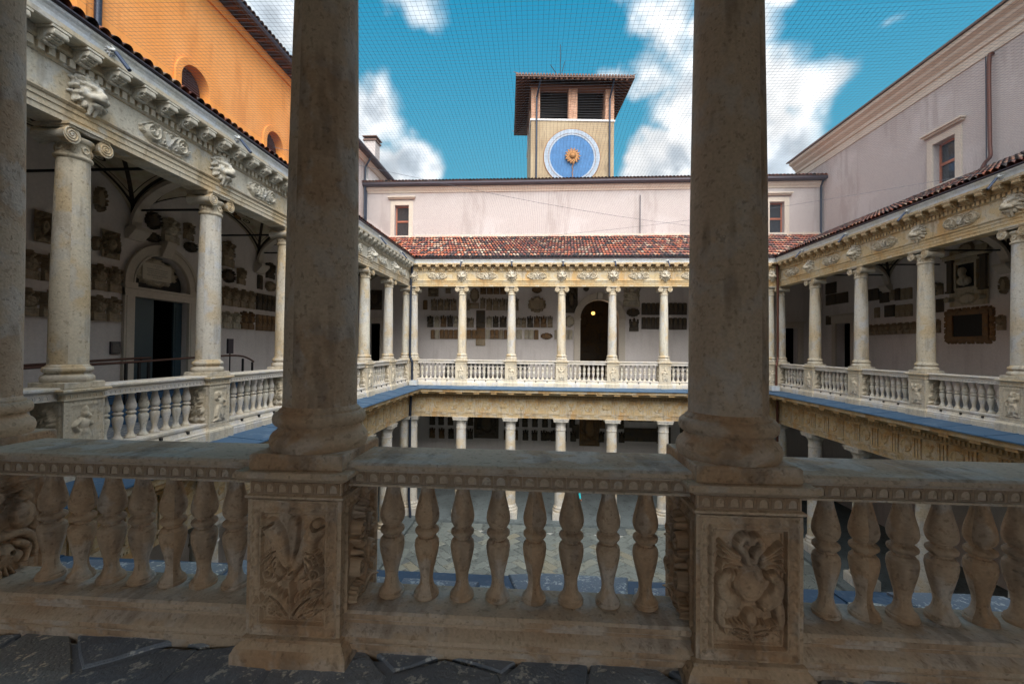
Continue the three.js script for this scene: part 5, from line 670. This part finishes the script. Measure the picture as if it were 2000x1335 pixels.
{ // clock tower
  const o = thing('clock_tower', 'square ochre clock tower with blue dial, golden sun and open brick belfry', 'tower', [-0.82, 0, -33], 0.077), W = 6.48;
  part(o, 'shaft', box(0, W, 6, 19.42, -W, 0), M.ochre);
  part(o, 'ledge', box(-0.07, W + 0.07, 19.422, 19.56, -W - 0.07, 0.07), M.whitewall);
  for (const [x, z] of [[0, -0.68], [2.92, -0.68], [W - 0.68, -0.68], [0, -W], [2.92, -W], [W - 0.68, -W], [0, -3.6], [W - 0.68, -3.6]]) part(o, 'brick_pier', box(x, x + 0.68, 19.562, 22.0, z, z + 0.68), M.brick);
  part(o, 'belfry_shade_box', box(0.8, W - 0.8, 19.562, 22.0, -W + 0.8, -1.2), M.tympan);  // dark box and slats put in for the shade of the empty belfry
  for (let k = 0; k < 11; k++) part(o, 'belfry_shade_slat', box(0.7, W - 0.7, 19.7 + k * 0.21, 19.74 + k * 0.21, -1.19, -0.98), M.tympan);
  part(o, 'wall_plate', join([box(-0.1, W + 0.1, 22.002, 22.22, -0.6, 0.12), box(-0.1, W + 0.1, 22.002, 22.22, -W - 0.12, -W + 0.6), box(-0.12, 0.6, 22.002, 22.2, -W + 0.6, -0.6), box(W - 0.6, W + 0.12, 22.002, 22.2, -W + 0.6, -0.6)]), M.beam);
  const e = 1.25, y = 22.1, T = [W / 2, 24.9, -W / 2], C = [[-e, y, e], [W + e, y, e], [W + e, y, -W - e], [-e, y, -W - e]], pos = []; for (let i = 0; i < 4; i++) { const p = C[i], q = C[(i + 1) % 4]; pos.push(...p, ...q, ...T); const up = (a) => [a[0], a[1] + 0.14, a[2]]; pos.push(...up(p), ...up(q), ...up(T), ...p, ...q, ...up(q), ...p, ...up(q), ...up(p)); }
  const rf = part(o, 'roof', poly(pos), M.tileDark);
  for (const [x, z, sx, sz] of [[-e, e, -1, 1], [W + e, e, 1, 1], [-e, -W - e, -1, -1], [W + e, -W - e, 1, -1]]) part(rf, 'corner_tile', buv(new THREE.ConeGeometry(0.1, 0.7, 6).rotateZ(-sx * 1.1).translate(x - sx * 0.1, y + 0.28, z - sz * 0.12).toNonIndexed()), M.tileDark);
  part(rf, 'eaves_tiles', join([...Array(40).keys()].map((i) => buv(new THREE.CylinderGeometry(0.085, 0.085, 0.5, 6).rotateX(Math.PI / 2).translate(-e + 0.1 + i * 0.225, y + 0.17, e - 0.2).toNonIndexed()))), M.tileDark);
  const sl = (T[1] - y) / (W / 2 + e);
  for (let i = 0; i < 22; i++) { const x = -e + 0.15 + (i * (W + 2 * e - 0.3)) / 21, rise = Math.atan(sl); const ends = Math.min(x + e, W + e - x, 2.0); if (ends > 0.25) { part(rf, 'rafter', box(-0.07, 0.07, -0.16, -0.02, -ends / Math.cos(rise), -0.02).rotateX(rise), M.beam, [x, y, e]); const l = part(rf, 'rafter', box(-0.07, 0.07, -0.16, -0.02, -ends / Math.cos(rise), -0.02).rotateX(rise).rotateY(-Math.PI / 2), M.beam, [-e, y, -x]); part(rf, 'rafter', box(-0.07, 0.07, -0.16, -0.02, -ends / Math.cos(rise), -0.02).rotateX(rise).rotateY(Math.PI / 2), M.beam, [W + e, y, -x]); } }
  const cx = 3.2, cy = 16.6, ring = new THREE.Shape(); ring.absarc(0, 0, 2.2, 0, 2 * Math.PI, false); const hole = new THREE.Path(); hole.absarc(0, 0, 1.71, 0, 2 * Math.PI, true); ring.holes.push(hole);
  const d = part(o, 'clock_dial', buv(new THREE.CylinderGeometry(1.712, 1.712, 0.03, 64).rotateX(Math.PI / 2)), M.blue, [cx, cy, 0.017]);
  part(d, 'dial_ring', plate(ring, 0.05, 0, 64).translate(0, 0, -0.012), M.dialRing); part(d, 'gilt_rim', join([buv(new THREE.TorusGeometry(2.2, 0.035, 6, 80)), buv(new THREE.TorusGeometry(1.86, 0.014, 5, 80).translate(0, 0, 0.035))]), M.gold, [0, 0, 0.01]);
  const sunS = new THREE.Shape(); const pts = []; for (let k = 0; k < 14; k++) { const a = (k / 14) * 6.2832; for (const [r, w, b] of [[0.27, -0.085, 0], [0.42, -0.065, 0.07], [0.52, -0.05, -0.05], [0.64, 0, 0.04], [0.52, 0.05, -0.05], [0.42, 0.065, 0.07], [0.27, 0.085, 0]]) pts.push([Math.cos(a) * r - Math.sin(a) * (w + b), Math.sin(a) * r + Math.cos(a) * (w + b)]); } pts.forEach(([x, q], i) => (i ? sunS.lineTo(x, q) : sunS.moveTo(x, q)));
  const sunM = part(d, 'sun_hand', join([plate(sunS, 0.06, 0.008, 4), buv(new THREE.SphereGeometry(0.25, 24, 16).scale(1, 1, 0.6).translate(0, 0, 0.06).toNonIndexed()), tube([[0, -0.5, 0.03], [0.05, -0.7, 0.03], [-0.04, -0.9, 0.03], [0.045, -1.1, 0.03], [-0.03, -1.3, 0.03], [0.02, -1.5, 0.03], [0, -1.68, 0.03]], 0.036, 6, 40)]), M.gold, [0.03, 0.03, 0.14]);
  for (const x of [0.42, W - 0.36]) part(o, 'downpipe', join([bar([x, 14, 0.1], [x, 21.2, 0.1], 0.07), bar([x, 21.2, 0.1], [x + (x < 3 ? 0.25 : 0.1), 22.15, 1.1], 0.07)]), M.pipe);
  part(rf, 'antenna', join([bar([2.6, 24.3, -3], [2.6, 27.6, -3], 0.03, 6), bar([2.6, 24.6, -3], [1.75, 25.7, -2.8], 0.03, 6), bar([2.6, 24.6, -3], [2.95, 26.0, -2.8], 0.03, 6)]), M.iron);
}

// ------------------------------------------------------------------ ground, floors, paving
struct('ground', box(-220, 220, -7.1, -6.75, -240, 200), M.border);
struct('lower_gallery_floor', join([box(WL, XL + 0.75, -6.7, -6.3, -WF, -WN), box(XR - 0.75, WR, -6.7, -6.3, -WF, -WN), box(XL + 0.752, XR - 0.752, -6.7, -6.3, -WF, -(VF - 0.75)), box(XL + 0.752, XR - 0.752, -6.7, -6.3, -(VN + 0.75), -WN)]), M.border);
struct('gallery_floor', join([box(WL, XL - 0.21, -0.31, 0, -WF, -WN), box(XR + 0.21, WR, -0.31, 0, -WF, -WN), box(XL - 0.208, XR + 0.208, -0.31, 0, -WF, -(VF + 0.21))]), M.floor);
{
  const g = thing('courtyard_paving'); g.userData.kind = 'structure';
  const x0 = XL + 0.752, x1 = XR - 0.752, za = -(VF - 0.752), zb = -(VN + 0.752);
  part(g, 'bedding', box(x0, x1, -6.7, -6.455, za, zb), M.joint);
  const R = rng(901), b = 0.36, gap = 0.016, u = 0.62, tot = [], near = [];
  for (let i = 0; i < 25; i++) { const w = (x1 - x0) / 25; tot.push([x0 + (i + 0.5) * w, za + u / 2, w - gap, u - gap, 0]); tot.push([x0 + (i + 0.5) * w, zb - u / 2, w - gap, u - gap, 0]); }
  for (let i = 0; i < 22; i++) { const w = (zb - za - 2 * u) / 22; tot.push([x0 + u / 2, za + u + (i + 0.5) * w, u - gap, w - gap, 0]); tot.push([x1 - u / 2, za + u + (i + 0.5) * w, u - gap, w - gap, 0]); }
  const q = Math.SQRT1_2, cx = (x0 + x1) / 2, cz = (za + zb) / 2;
  for (let X = -48; X < 48; X++) for (let Y = -48; Y < 48; Y++) { const k = ((X - Y) % 4 + 4) % 4; let p = null; if (k === 0) p = [(X + 1) * b, (Y + 0.5) * b, 0]; else if (k === 2) p = [(X + 0.5) * b, Y * b, 1]; if (!p) continue; const wx = cx + (p[0] - p[1]) * q, wz = cz + (p[0] + p[1]) * q; if (wx < x0 + u - 0.18 || wx > x1 - u + 0.18 || wz < za + u - 0.18 || wz > zb - u + 0.18) continue; tot.push([wx, wz, 2 * b - gap, b - gap, p[2] ? -Math.PI / 4 + Math.PI / 2 : -Math.PI / 4]); }
  for (const t of tot) t.push(t[1] < -14.2 && t[0] > -5.9 && t[0] < 9.2 ? -Math.hypot(t[0] - 1.5, (t[1] + 17) * 0.6) : -99);
  tot.sort((m, n) => n[5] - m[5]);
  const bx = box(-0.5, 0.5, -0.5, 0.5, -0.5, 0.5), geos = new Map();
  const stoneGeo = (w, d) => { const k = w.toFixed(2) + d.toFixed(2); if (!geos.has(k)) { const c = 0.012, y = 0, pts = [[-w / 2, -d / 2], [w / 2, -d / 2], [w / 2, d / 2], [-w / 2, d / 2]], inn = pts.map(([x, z]) => [x - Math.sign(x) * c, z - Math.sign(z) * c]), pos = []; for (let i = 0; i < 4; i++) { const a = pts[i], e = pts[(i + 1) % 4], A = inn[i], E = inn[(i + 1) % 4]; pos.push(a[0], -0.06, a[1], e[0], -0.06, e[1], e[0], -c, e[1], a[0], -0.06, a[1], e[0], -c, e[1], a[0], -c, a[1], a[0], -c, a[1], e[0], -c, e[1], E[0], y, E[1], a[0], -c, a[1], E[0], y, E[1], A[0], y, A[1]); } pos.push(inn[0][0], y, inn[0][1], inn[2][0], y, inn[2][1], inn[1][0], y, inn[1][1], inn[0][0], y, inn[0][1], inn[3][0], y, inn[3][1], inn[2][0], y, inn[2][1]); geos.set(k, poly(pos)); } return geos.get(k); };
  tot.slice(0, 300).forEach(([x, z, w, d, r]) => { const p = part(g, 'paving_stone', stoneGeo(w, d), M.pave[Math.floor(R() * R() * 5)], [x, (d > 0.5 ? -6.405 : -6.425) + 0.008 * R(), z], r); });
  const rest = tot.slice(300), im = new THREE.InstancedMesh(stoneGeo(2 * b - gap, b - gap), M.pave[0], rest.length), m = new THREE.Matrix4(), c = new THREE.Color(); im.name = 'paving_stones'; rest.forEach(([x, z, w, d, r], i) => { m.compose(new THREE.Vector3(x, (d > 0.5 ? -6.405 : -6.425) + 0.008 * R(), z), new THREE.Quaternion().setFromAxisAngle(new THREE.Vector3(0, 1, 0), r), new THREE.Vector3(w / (2 * b - gap), 1, d / (b - gap))); im.setMatrixAt(i, m); im.setColorAt(i, c.setScalar(0.75 + 0.4 * R())); }); g.add(stuff(im));
}
{ // worn flagstones under the viewer
  const g = thing('near_floor'); g.userData.kind = 'structure';
  part(g, 'bedding', box(XL - 0.208, XR + 0.208, -0.31, -0.02, -(VN - 0.21), -WN), M.grout);
  const R = rng(931), st = 0.52, sites = []; for (let i = -9; i < 10; i++) for (let j = -1; j < 6; j++) sites.push([i * st + (j % 2) * 0.25 + (R() - 0.5) * 0.34, j * st + (R() - 0.5) * 0.3]);
  sites.forEach(([sx, sz], n) => {
    let P = [[sx - 0.6, sz - 0.6], [sx + 0.6, sz - 0.6], [sx + 0.6, sz + 0.6], [sx - 0.6, sz + 0.6]];
    sites.forEach(([tx, tz], m) => { if (m === n || Math.hypot(tx - sx, tz - sz) > 1.6) return; const mx = (sx + tx) / 2, mz = (sz + tz) / 2, nx = tx - sx, nz = tz - sz, out = []; for (let i = 0; i < P.length; i++) { const a = P[i], b = P[(i + 1) % P.length], da = (a[0] - mx) * nx + (a[1] - mz) * nz, db = (b[0] - mx) * nx + (b[1] - mz) * nz; if (da <= 0) out.push(a); if (da * db < 0) { const t = da / (da - db); out.push([lerp(a[0], b[0], t), lerp(a[1], b[1], t)]); } } P = out; });
    if (P.length < 3) return;
    const ring = (k, y, jit) => { const o = []; for (let i = 0; i < P.length; i++) { const a = P[i], b = P[(i + 1) % P.length]; for (const t of [0, 0.33, 0.66]) { const x = lerp(a[0], b[0], t), z = lerp(a[1], b[1], t), s = k * (1 - 0.09 * vnoise(x * 9 + n, 3.1, z * 9)); o.push([sx + (x - sx) * s, y + jit * (vnoise(x * 7, n, z * 7) - 0.5), sz + (z - sz) * s]); } } return o; };
    const hh = 0.05 + 0.012 * (vnoise(n * 3.7, 1.1, 2.2) - 0.5), A = ring(0.99, -0.09 + hh, 0), B = ring(0.985, -0.068 + hh, 0.004), C = ring(0.95, -0.059 + hh, 0.008), D = ring(0.5, -0.055 + hh, 0.012), pos = [];
    for (const [p, q] of [[A, B], [B, C], [C, D]]) for (let i = 0; i < p.length; i++) { const j = (i + 1) % p.length; pos.push(...p[i], ...q[j], ...p[j], ...p[i], ...q[i], ...q[j]); }
    for (let i = 0; i < D.length; i++) pos.push(sx, -0.055 + hh, sz, ...D[(i + 1) % D.length], ...D[i]);
    part(g, 'flagstone', poly(pos.map((v, i) => (i % 3 === 2 ? -v : v))), M.flag[Math.floor(R() * 3)]);
  });
}

// ------------------------------------------------------------------ net over the court
{
  const o = thing('bird_net', 'fine wire bird net stretched over the open courtyard at gutter height', 'net'), x0 = XL + 0.82, x1 = XR - 0.82, z0 = -(VF - 0.82), z1 = -(VN + 0.82), st = 0.066, r = 0.0012, pos = [], H = (x, z) => 5.9 - 0.32 * Math.sin(((x - x0) / (x1 - x0)) * Math.PI) * Math.sin(((z - z0) / (z1 - z0)) * Math.PI);
  const strand = (f, n, ox, oz, rr = r) => { let P = null; for (let i = 0; i <= n; i++) { const [x, y, z] = f(i / n), Q = [[x + ox * rr, y - rr * 0.58, z + oz * rr], [x - ox * rr, y - rr * 0.58, z - oz * rr], [x, y + rr * 1.15, z]]; if (P) for (let k = 0; k < 3; k++) { const m = (k + 1) % 3; pos.push(...P[k], ...Q[k], ...Q[m], ...P[k], ...Q[m], ...P[m]); } P = Q; } };
  for (let x = x0; x < x1; x += st) strand((t) => { const z = lerp(z0, z1, t); return [x + 0.02 * Math.sin(z * 1.3 + x), H(x, z), z]; }, 12, 1, 0);
  for (let z = z0; z < z1; z += st) strand((t) => { const x = lerp(x0, x1, t); return [x, H(x, z) + 0.001, z + 0.02 * Math.sin(x * 1.1 + z)]; }, 12, 0, 1);
  for (const [a, b] of [[[x0, z0 + 2], [x1, z0 + 9]], [[x0, z0 + 11], [x1, z0 + 3]]]) strand((t) => { const x = lerp(a[0], b[0], t), z = lerp(a[1], b[1], t); return [x, H(x, z) - 0.01, z]; }, 14, 0.5, 0.86, 0.004);
  const g = new THREE.BufferGeometry(); g.setAttribute('position', new THREE.Float32BufferAttribute(pos, 3)); g.computeVertexNormals();
  stuff(part(o, 'netting', g, M.net));
}

// ------------------------------------------------------------------ smaller things in the galleries
{ const o = thing('ramp_handrail', 'dark railing with brown wooden handrail along the ramp in front of the blue door', 'handrail', [-8.8, 0, 0]);
  part(o, 'handrail', tube([[0, 1.24, -5.2], [0, 1.28, -7], [0, 1.31, -8.6], [0, 1.37, -10.3], [0, 1.38, -12.1], [0, 1.24, -12.55], [0, 1.2, -12.62]], 0.026, 8, 60), M.railwood);
  for (const v of [5.4, 8.55, 8.85, 12.14, 12.56]) part(o, 'post', box(-0.022, 0.022, 0, v > 12.4 ? 1.19 : v > 8 ? 1.31 : 1.22, -v - 0.022, -v + 0.022), M.iron);
  for (const y of [0.55, 0.8]) part(o, 'mid_rail', bar([0, y, -5.4], [0, y + 0.1, -12.5], 0.009, 6), M.iron); }
{ const o = thing('ramp_handrail', 'shorter brown handrail behind the first one, beside the blue door', 'handrail', [-9.5, 0, 0]); part(o, 'handrail', tube([[0, 1.22, -5.4], [0, 1.3, -7.6], [0, 1.37, -9.6], [0, 1.37, -9.85]], 0.026, 8, 30), M.railwood); for (const v of [5.6, 9.8]) part(o, 'post', box(-0.022, 0.022, 0, 1.3, -v - 0.022, -v + 0.022), M.iron); }
{ const o = thing('access_ramp', 'low blue steel ramp with dark deck seen through the left balusters', 'ramp', [-9.6, 0, -8.6]); part(o, 'side_plate', join([box(0.85, 0.87, 0.01, 0.42, -3.6, 2.2), box(0.72, 0.74, 0.44, 0.62, -3.6, 1.2)]), M.steelBlue); part(o, 'deck', box(-0.9, 0.848, 0.3, 0.36, -3.6, 2.2), M.black); part(o, 'landing', box(-0.95, 0.6, 0.362, 0.5, -3.5, -1.2), M.black); }
{ const o = thing('sign_stand', 'slim grey sign panel on a post against the left gallery wall', 'sign', [-9.6, 0, -12.66], Math.PI / 2); part(o, 'panel', box(-0.11, 0.11, 1.44, 1.9, -0.03, 0.03), M.gutter); part(o, 'pole', bar([0, 0, 0], [0, 1.44, 0], 0.018), M.iron); part(o, 'foot', buv(new THREE.CylinderGeometry(0.16, 0.17, 0.02, 20).translate(0, 0.012, 0).toNonIndexed()), M.iron); }
{ const o = thing('wall_panel', 'small dark panel fixed to the wall left of the blue door', 'panel', [WL + 0.003, 1.45, -10.0], Math.PI / 2); part(o, 'case', box(-0.12, 0.12, 0, 0.31, 0, 0.05), M.gutter); part(o, 'screen', box(-0.095, 0.095, 0.03, 0.28, 0.05, 0.054), M.glass); }
{ const o = thing('floodlight', 'black twin floodlight hung on the tie rod beside a capital of the left gallery', 'lamp', [-7.15, 5.17, -12.9]); part(o, 'housing', join([box(-0.4, 0.0, -0.06, 0.1, -0.14, 0.14), box(-0.02, 0.34, -0.2, 0.02, -0.13, 0.13)]), M.black); part(o, 'bracket', box(-0.04, 0.04, -0.06, 0.06, -0.16, 0.16), M.iron); }
{ const o = thing('inscription_cartouche', 'white scrolled marble cartouche with black inscription over the blue door', 'plaque', [WL - 0.19, 3.32, -(2.517 + 8.76)], Math.PI / 2), q = part(o, 'carved_frame', plaqueGeo[2][0], M.tone[3]); q.scale.set(2.05, 1.4, 1.1);
  const c = document.createElement('canvas'); c.width = 512; c.height = 300; const x = c.getContext('2d'), R = rng(12); x.fillStyle = '#cfc6b6'; x.fillRect(0, 0, 512, 300); for (let i = 0; i < 900; i++) { x.fillStyle = `rgba(120,105,85,${0.05 * R()})`; x.fillRect(R() * 512, R() * 300, 3 + R() * 30, 2 + R() * 8); }
  x.fillStyle = '#1d1a18'; x.textAlign = 'center'; [['A. M. DCCCXLI', 22, 42], ['QVOD', 20, 74], ['IOANNES PAVLVS NICOLAVS', 27, 112], ['ADVERSVS MORBOS A SENATV', 25, 148], ['REGIA SVMPTV COMMVNI', 25, 182], ['COLLEGIVM RESTITVIT', 33, 224], ['AN. DOM. MDC', 24, 260]].forEach(([t, s, y]) => { x.font = `${s}px serif`; x.fillText(t, 256, y); });
  const t = new THREE.CanvasTexture(c); t.colorSpace = THREE.SRGBColorSpace; t.magFilter = THREE.LinearFilter; part(o, 'inscription', new THREE.PlaneGeometry(0.9, 0.46), std({ map: t }), [0, 0.39, 0.085]); }
for (const [a, b, w] of [[-5.3, -3.2, 'leftmost'], [-3.05, -0.65, 'second from the left'], [7.0, 8.4, 'rightmost']]) { const o = thing('gallery_bench', `dark bench behind the far balustrade, ${w} of the three`, 'bench', [(a + b) / 2, 0, -23.7], 0, 'benches in the far gallery'), h = (b - a) / 2; part(o, 'seat', box(-h, h, 0.5, 0.6, -0.25, 0.25), M.black); part(o, 'backrest', box(-h, h, 0.68, 0.95, -0.25, -0.2), M.black); for (const x of [-h + 0.1, h - 0.1]) { part(o, 'leg', box(x - 0.04, x + 0.04, 0, 0.5, -0.22, 0.2), M.black); part(o, 'back_post', box(x - 0.03, x + 0.03, 0.6, 0.7, -0.245, -0.205), M.black); } }
{ const o = thing('hanging_lamp', 'glowing yellow globe lamp hanging in the arched doorway of the far gallery', 'lamp', [3.22, 3.86, -26.1]); part(o, 'rod', bar([0, 0.12, 0], [0, 1.14, 0], 0.014, 6), M.iron); part(o, 'cap', lathe([[0.03, 0.14], [0.06, 0.11], [0.09, 0.09], [0, 0.09]], 16), M.iron);
  part(o, 'globe', buv(new THREE.SphereGeometry(0.11, 20, 14).toNonIndexed()), std({ color: new THREE.Color(0.9, 0.6, 0.25), emissive: new THREE.Color(1.0, 0.5, 0.12), emissiveIntensity: 1.0 }));
  const l = new THREE.PointLight(new THREE.Color(1.0, 0.62, 0.28), 0.35, 0, 2); l.position.set(0, 0, 0); l.castShadow = true; l.shadow.radius = 5; o.add(l); }
{ // the big monument on the right wall and the framed dark tablet beneath it
  const S = SIDES.right, p = toWorld(S, 3.62, 3.42, -S.depth + 0.003), o = thing('bust_monument', 'tall stone wall monument with a draped bust in a dark niche, right gallery', 'monument', p, S.turn), w = 0.82;
  part(o, 'backing', box(-w + 0.12, w - 0.12, 0.02, 2.2, 0, 0.06), M.tone[3]);
  for (const s of [-1, 1]) { part(o, 'pilaster', join([box(s * 0.62 - 0.1, s * 0.62 + 0.1, 0.62, 1.72, 0.06, 0.15), box(s * 0.62 - 0.13, s * 0.62 + 0.13, 1.722, 1.8, 0.06, 0.19), box(s * 0.62 - 0.13, s * 0.62 + 0.13, 0.54, 0.62, 0.06, 0.19)]), M.tone[0]); part(o, 'scroll_bracket', bolster(s, 12).translate(-s * 0.2 + s * 0.55, -3.318 + 0.3, 0.06), M.tone[3]); }
  part(o, 'niche_frame', join([box(-0.42, 0.42, 0.62, 0.7, 0.06, 0.16), box(-0.42, 0.42, 1.58, 1.66, 0.06, 0.16), box(-0.42, -0.34, 0.7, 1.58, 0.06, 0.16), box(0.34, 0.42, 0.7, 1.58, 0.06, 0.16)]), M.tone[3]); part(o, 'niche', box(-0.34, 0.34, 0.7, 1.58, 0.06, 0.07), M.black);
  part(o, 'bust', sdfGeo((x, y, z) => { let d = ellD(x, y, z, [-0.03, 0.55, 0.1], [0.11, 0.145, 0.12]); d = smin(d, ellD(x, y, z, [-0.03, 0.44, 0.14], [0.075, 0.12, 0.08]), 0.05); d = smin(d, capD(x, y, z, [-0.02, 0.42, 0.08], [0, 0.26, 0.07], 0.07, 0.09), 0.04); d = smin(d, ellD(x, y, z, [0, 0.17, 0.06], [0.26, 0.17, 0.13]), 0.06); d = smin(d, ellD(x, y, z, [-0.03, 0.545, 0.215], [0.018, 0.035, 0.02]), 0.02); return d + 0.008 * Math.sin(x * 55 + y * 6) * (y < 0.3 ? 1 : 0); }, [-0.32, -0.06, -0.1], [0.32, 0.76, 0.3], 36), M.tone[3], [0, 0.76, 0.12]);
  part(o, 'pediment', join([box(-w, w, 1.802, 1.9, 0, 0.22), box(-0.86, 0.86, 1.902, 1.96, 0, 0.26)]), M.tone[3]); const cr = part(o, 'crest', plaqueGeo[2][0], M.tone[2], [0, 1.93, 0.06]); cr.scale.set(0.8, 0.75, 1.3); const sc = part(o, 'inscribed_scroll', plaqueGeo[2][0], M.tone[3], [0, 0.06, 0.06]); sc.scale.set(1.0, 0.8, 1);
  const q = toWorld(S, 3.6, 2.12, -S.depth + 0.003), t = thing('framed_tablet', 'black wall tablet in a carved dark stone frame under the bust monument', 'tablet', q, S.turn);
  part(t, 'tablet', box(-0.56, 0.56, 0.18, 0.98, 0, 0.03), M.black); part(t, 'frame', join([sweep([[0, 0], [0.08, 0.02], [0.1, 0.1], [0.06, 0.18], [0, 0.18]], -0.75, 0.75), sweep([[0, 0.982], [0.06, 0.982], [0.1, 1.06], [0.08, 1.14], [0, 1.16]], -0.75, 0.75), box(-0.75, -0.562, 0.182, 0.98, 0, 0.09), box(0.562, 0.75, 0.182, 0.98, 0, 0.09)]), M.tone[1]);
  const r = new Relief(1.9, 1.4, 90, -1); for (let k = 0; k < 44; k++) { const f = k / 44, a = f * 6.283, ex = Math.max(-1, Math.min(1, 1.35 * Math.cos(a))) * 0.83, ey = Math.max(-1, Math.min(1, 1.35 * Math.sin(a))) * 0.58; r.spiral(0.95 + ex, 0.7 + ey, 0.06, 1.2, k % 2 ? 1 : -1, a, 0.034, 0.02, 0.06); } part(t, 'scrolled_border', r.geo(), M.tone[1], [0, -0.12, 0.0]); }
{ // visitor in the far arcade, seen past a baluster
  const o = thing('person', 'standing person in a turquoise shirt at the edge of the far lower arcade', 'person', [1.68, -6.3, -19.9], 2.6), mir = (f) => (x, y, z) => f(x, y, z);
  const arm = (x, y, z, s, r) => smin(capD(x, y, z, [s * 0.2, 1.42, 0], [s * 0.27, 1.16, -0.01], 0.055 * r, 0.046 * r), capD(x, y, z, [s * 0.27, 1.16, -0.01], [s * 0.22, 1.0, 0.2], 0.042 * r, 0.032 * r), 0.02);
  const body = mir((x, y, z) => {
    let d = capD(x, y, z, [0, 1.0, 0], [0, 1.36, 0.0], 0.135, 0.15); d = smin(d, ellD(x, y, z, [0, 1.41, 0], [0.2, 0.08, 0.1]), 0.05); d = smin(d, capD(x, y, z, [0, 1.44, 0], [0, 1.56, 0.02], 0.056, 0.052), 0.03); d = smin(d, ellD(x, y, z, [0, 1.66, 0.03], [0.076, 0.115, 0.095]), 0.02); d = smin(d, ellD(x, y, z, [0, 1.655, 0.128], [0.013, 0.022, 0.017]), 0.01);
    for (const s of [-1, 1]) { d = smin(d, ellD(x, y, z, [s * 0.078, 1.66, 0.02], [0.013, 0.028, 0.02]), 0.01); d = smin(d, capD(x, y, z, [s * 0.09, 0.95, 0], [s * 0.1, 0.5, 0.01], 0.088, 0.06), 0.03); d = smin(d, capD(x, y, z, [s * 0.1, 0.5, 0.01], [s * 0.1, 0.09, -0.01], 0.058, 0.04), 0.02); d = smin(d, capD(x, y, z, [s * 0.1, 0.045, -0.02], [s * 0.115, 0.035, 0.15], 0.042, 0.034), 0.02); d = smin(d, arm(x, y, z, s, 1), 0.02); d = smin(d, ellD(x, y, z, [s * 0.21, 0.99, 0.25], [0.022, 0.042, 0.05]), 0.012); for (let f = 0; f < 4; f++) d = smin(d, capD(x, y, z, [s * 0.2, 1.015 - f * 0.019, 0.285], [s * 0.17, 1.0 - f * 0.018, 0.35 - Math.abs(f - 1.3) * 0.009], 0.0095, 0.0075), 0.005); d = smin(d, capD(x, y, z, [s * 0.19, 1.02, 0.25], [s * 0.165, 1.06, 0.3], 0.011, 0.008), 0.006); }
    return d; });
  part(o, 'body', sdfGeo(body, [-0.36, -0.02, -0.24], [0.36, 1.82, 0.4], 84, 80000), std({ color: new THREE.Color(0.5, 0.25, 0.17) }));
  part(o, 'shirt', sdfGeo((x, y, z) => { let d = capD(x, y, z, [0, 1.0, 0], [0, 1.36, 0], 0.15, 0.162); d = smin(d, ellD(x, y, z, [0, 1.41, 0], [0.215, 0.085, 0.112]), 0.05); for (const s of [-1, 1]) d = smin(d, capD(x, y, z, [s * 0.2, 1.41, 0], [s * 0.262, 1.18, -0.01], 0.07, 0.062), 0.03); return Math.max(d, 0.93 - y) + 0.004 * Math.sin(y * 40 + x * 20); }, [-0.38, 0.84, -0.24], [0.38, 1.56, 0.24], 44), std({ color: new THREE.Color(0.03, 0.45, 0.50) }));
  part(o, 'trousers', sdfGeo((x, y, z) => { let d = ellD(x, y, z, [0, 0.93, 0], [0.165, 0.13, 0.13]); for (const s of [-1, 1]) { d = smin(d, capD(x, y, z, [s * 0.09, 0.92, 0], [s * 0.1, 0.5, 0.01], 0.102, 0.078), 0.03); d = smin(d, capD(x, y, z, [s * 0.1, 0.5, 0.01], [s * 0.1, 0.1, -0.01], 0.076, 0.066), 0.02); } return d; }, [-0.26, 0.0, -0.22], [0.26, 1.1, 0.22], 44), std({ color: new THREE.Color(0.02, 0.024, 0.035) }));
  part(o, 'hair', sdfGeo((x, y, z) => Math.max(ellD(x, y, z, [0, 1.685, 0.015], [0.088, 0.115, 0.105]), z - 0.08 - (y - 1.7) * 0.6, 1.58 - y), [-0.12, 1.54, -0.12], [0.12, 1.84, 0.16], 28), std({ color: new THREE.Color(0.05, 0.03, 0.02) }));
}

renderer.render(scene, camera);
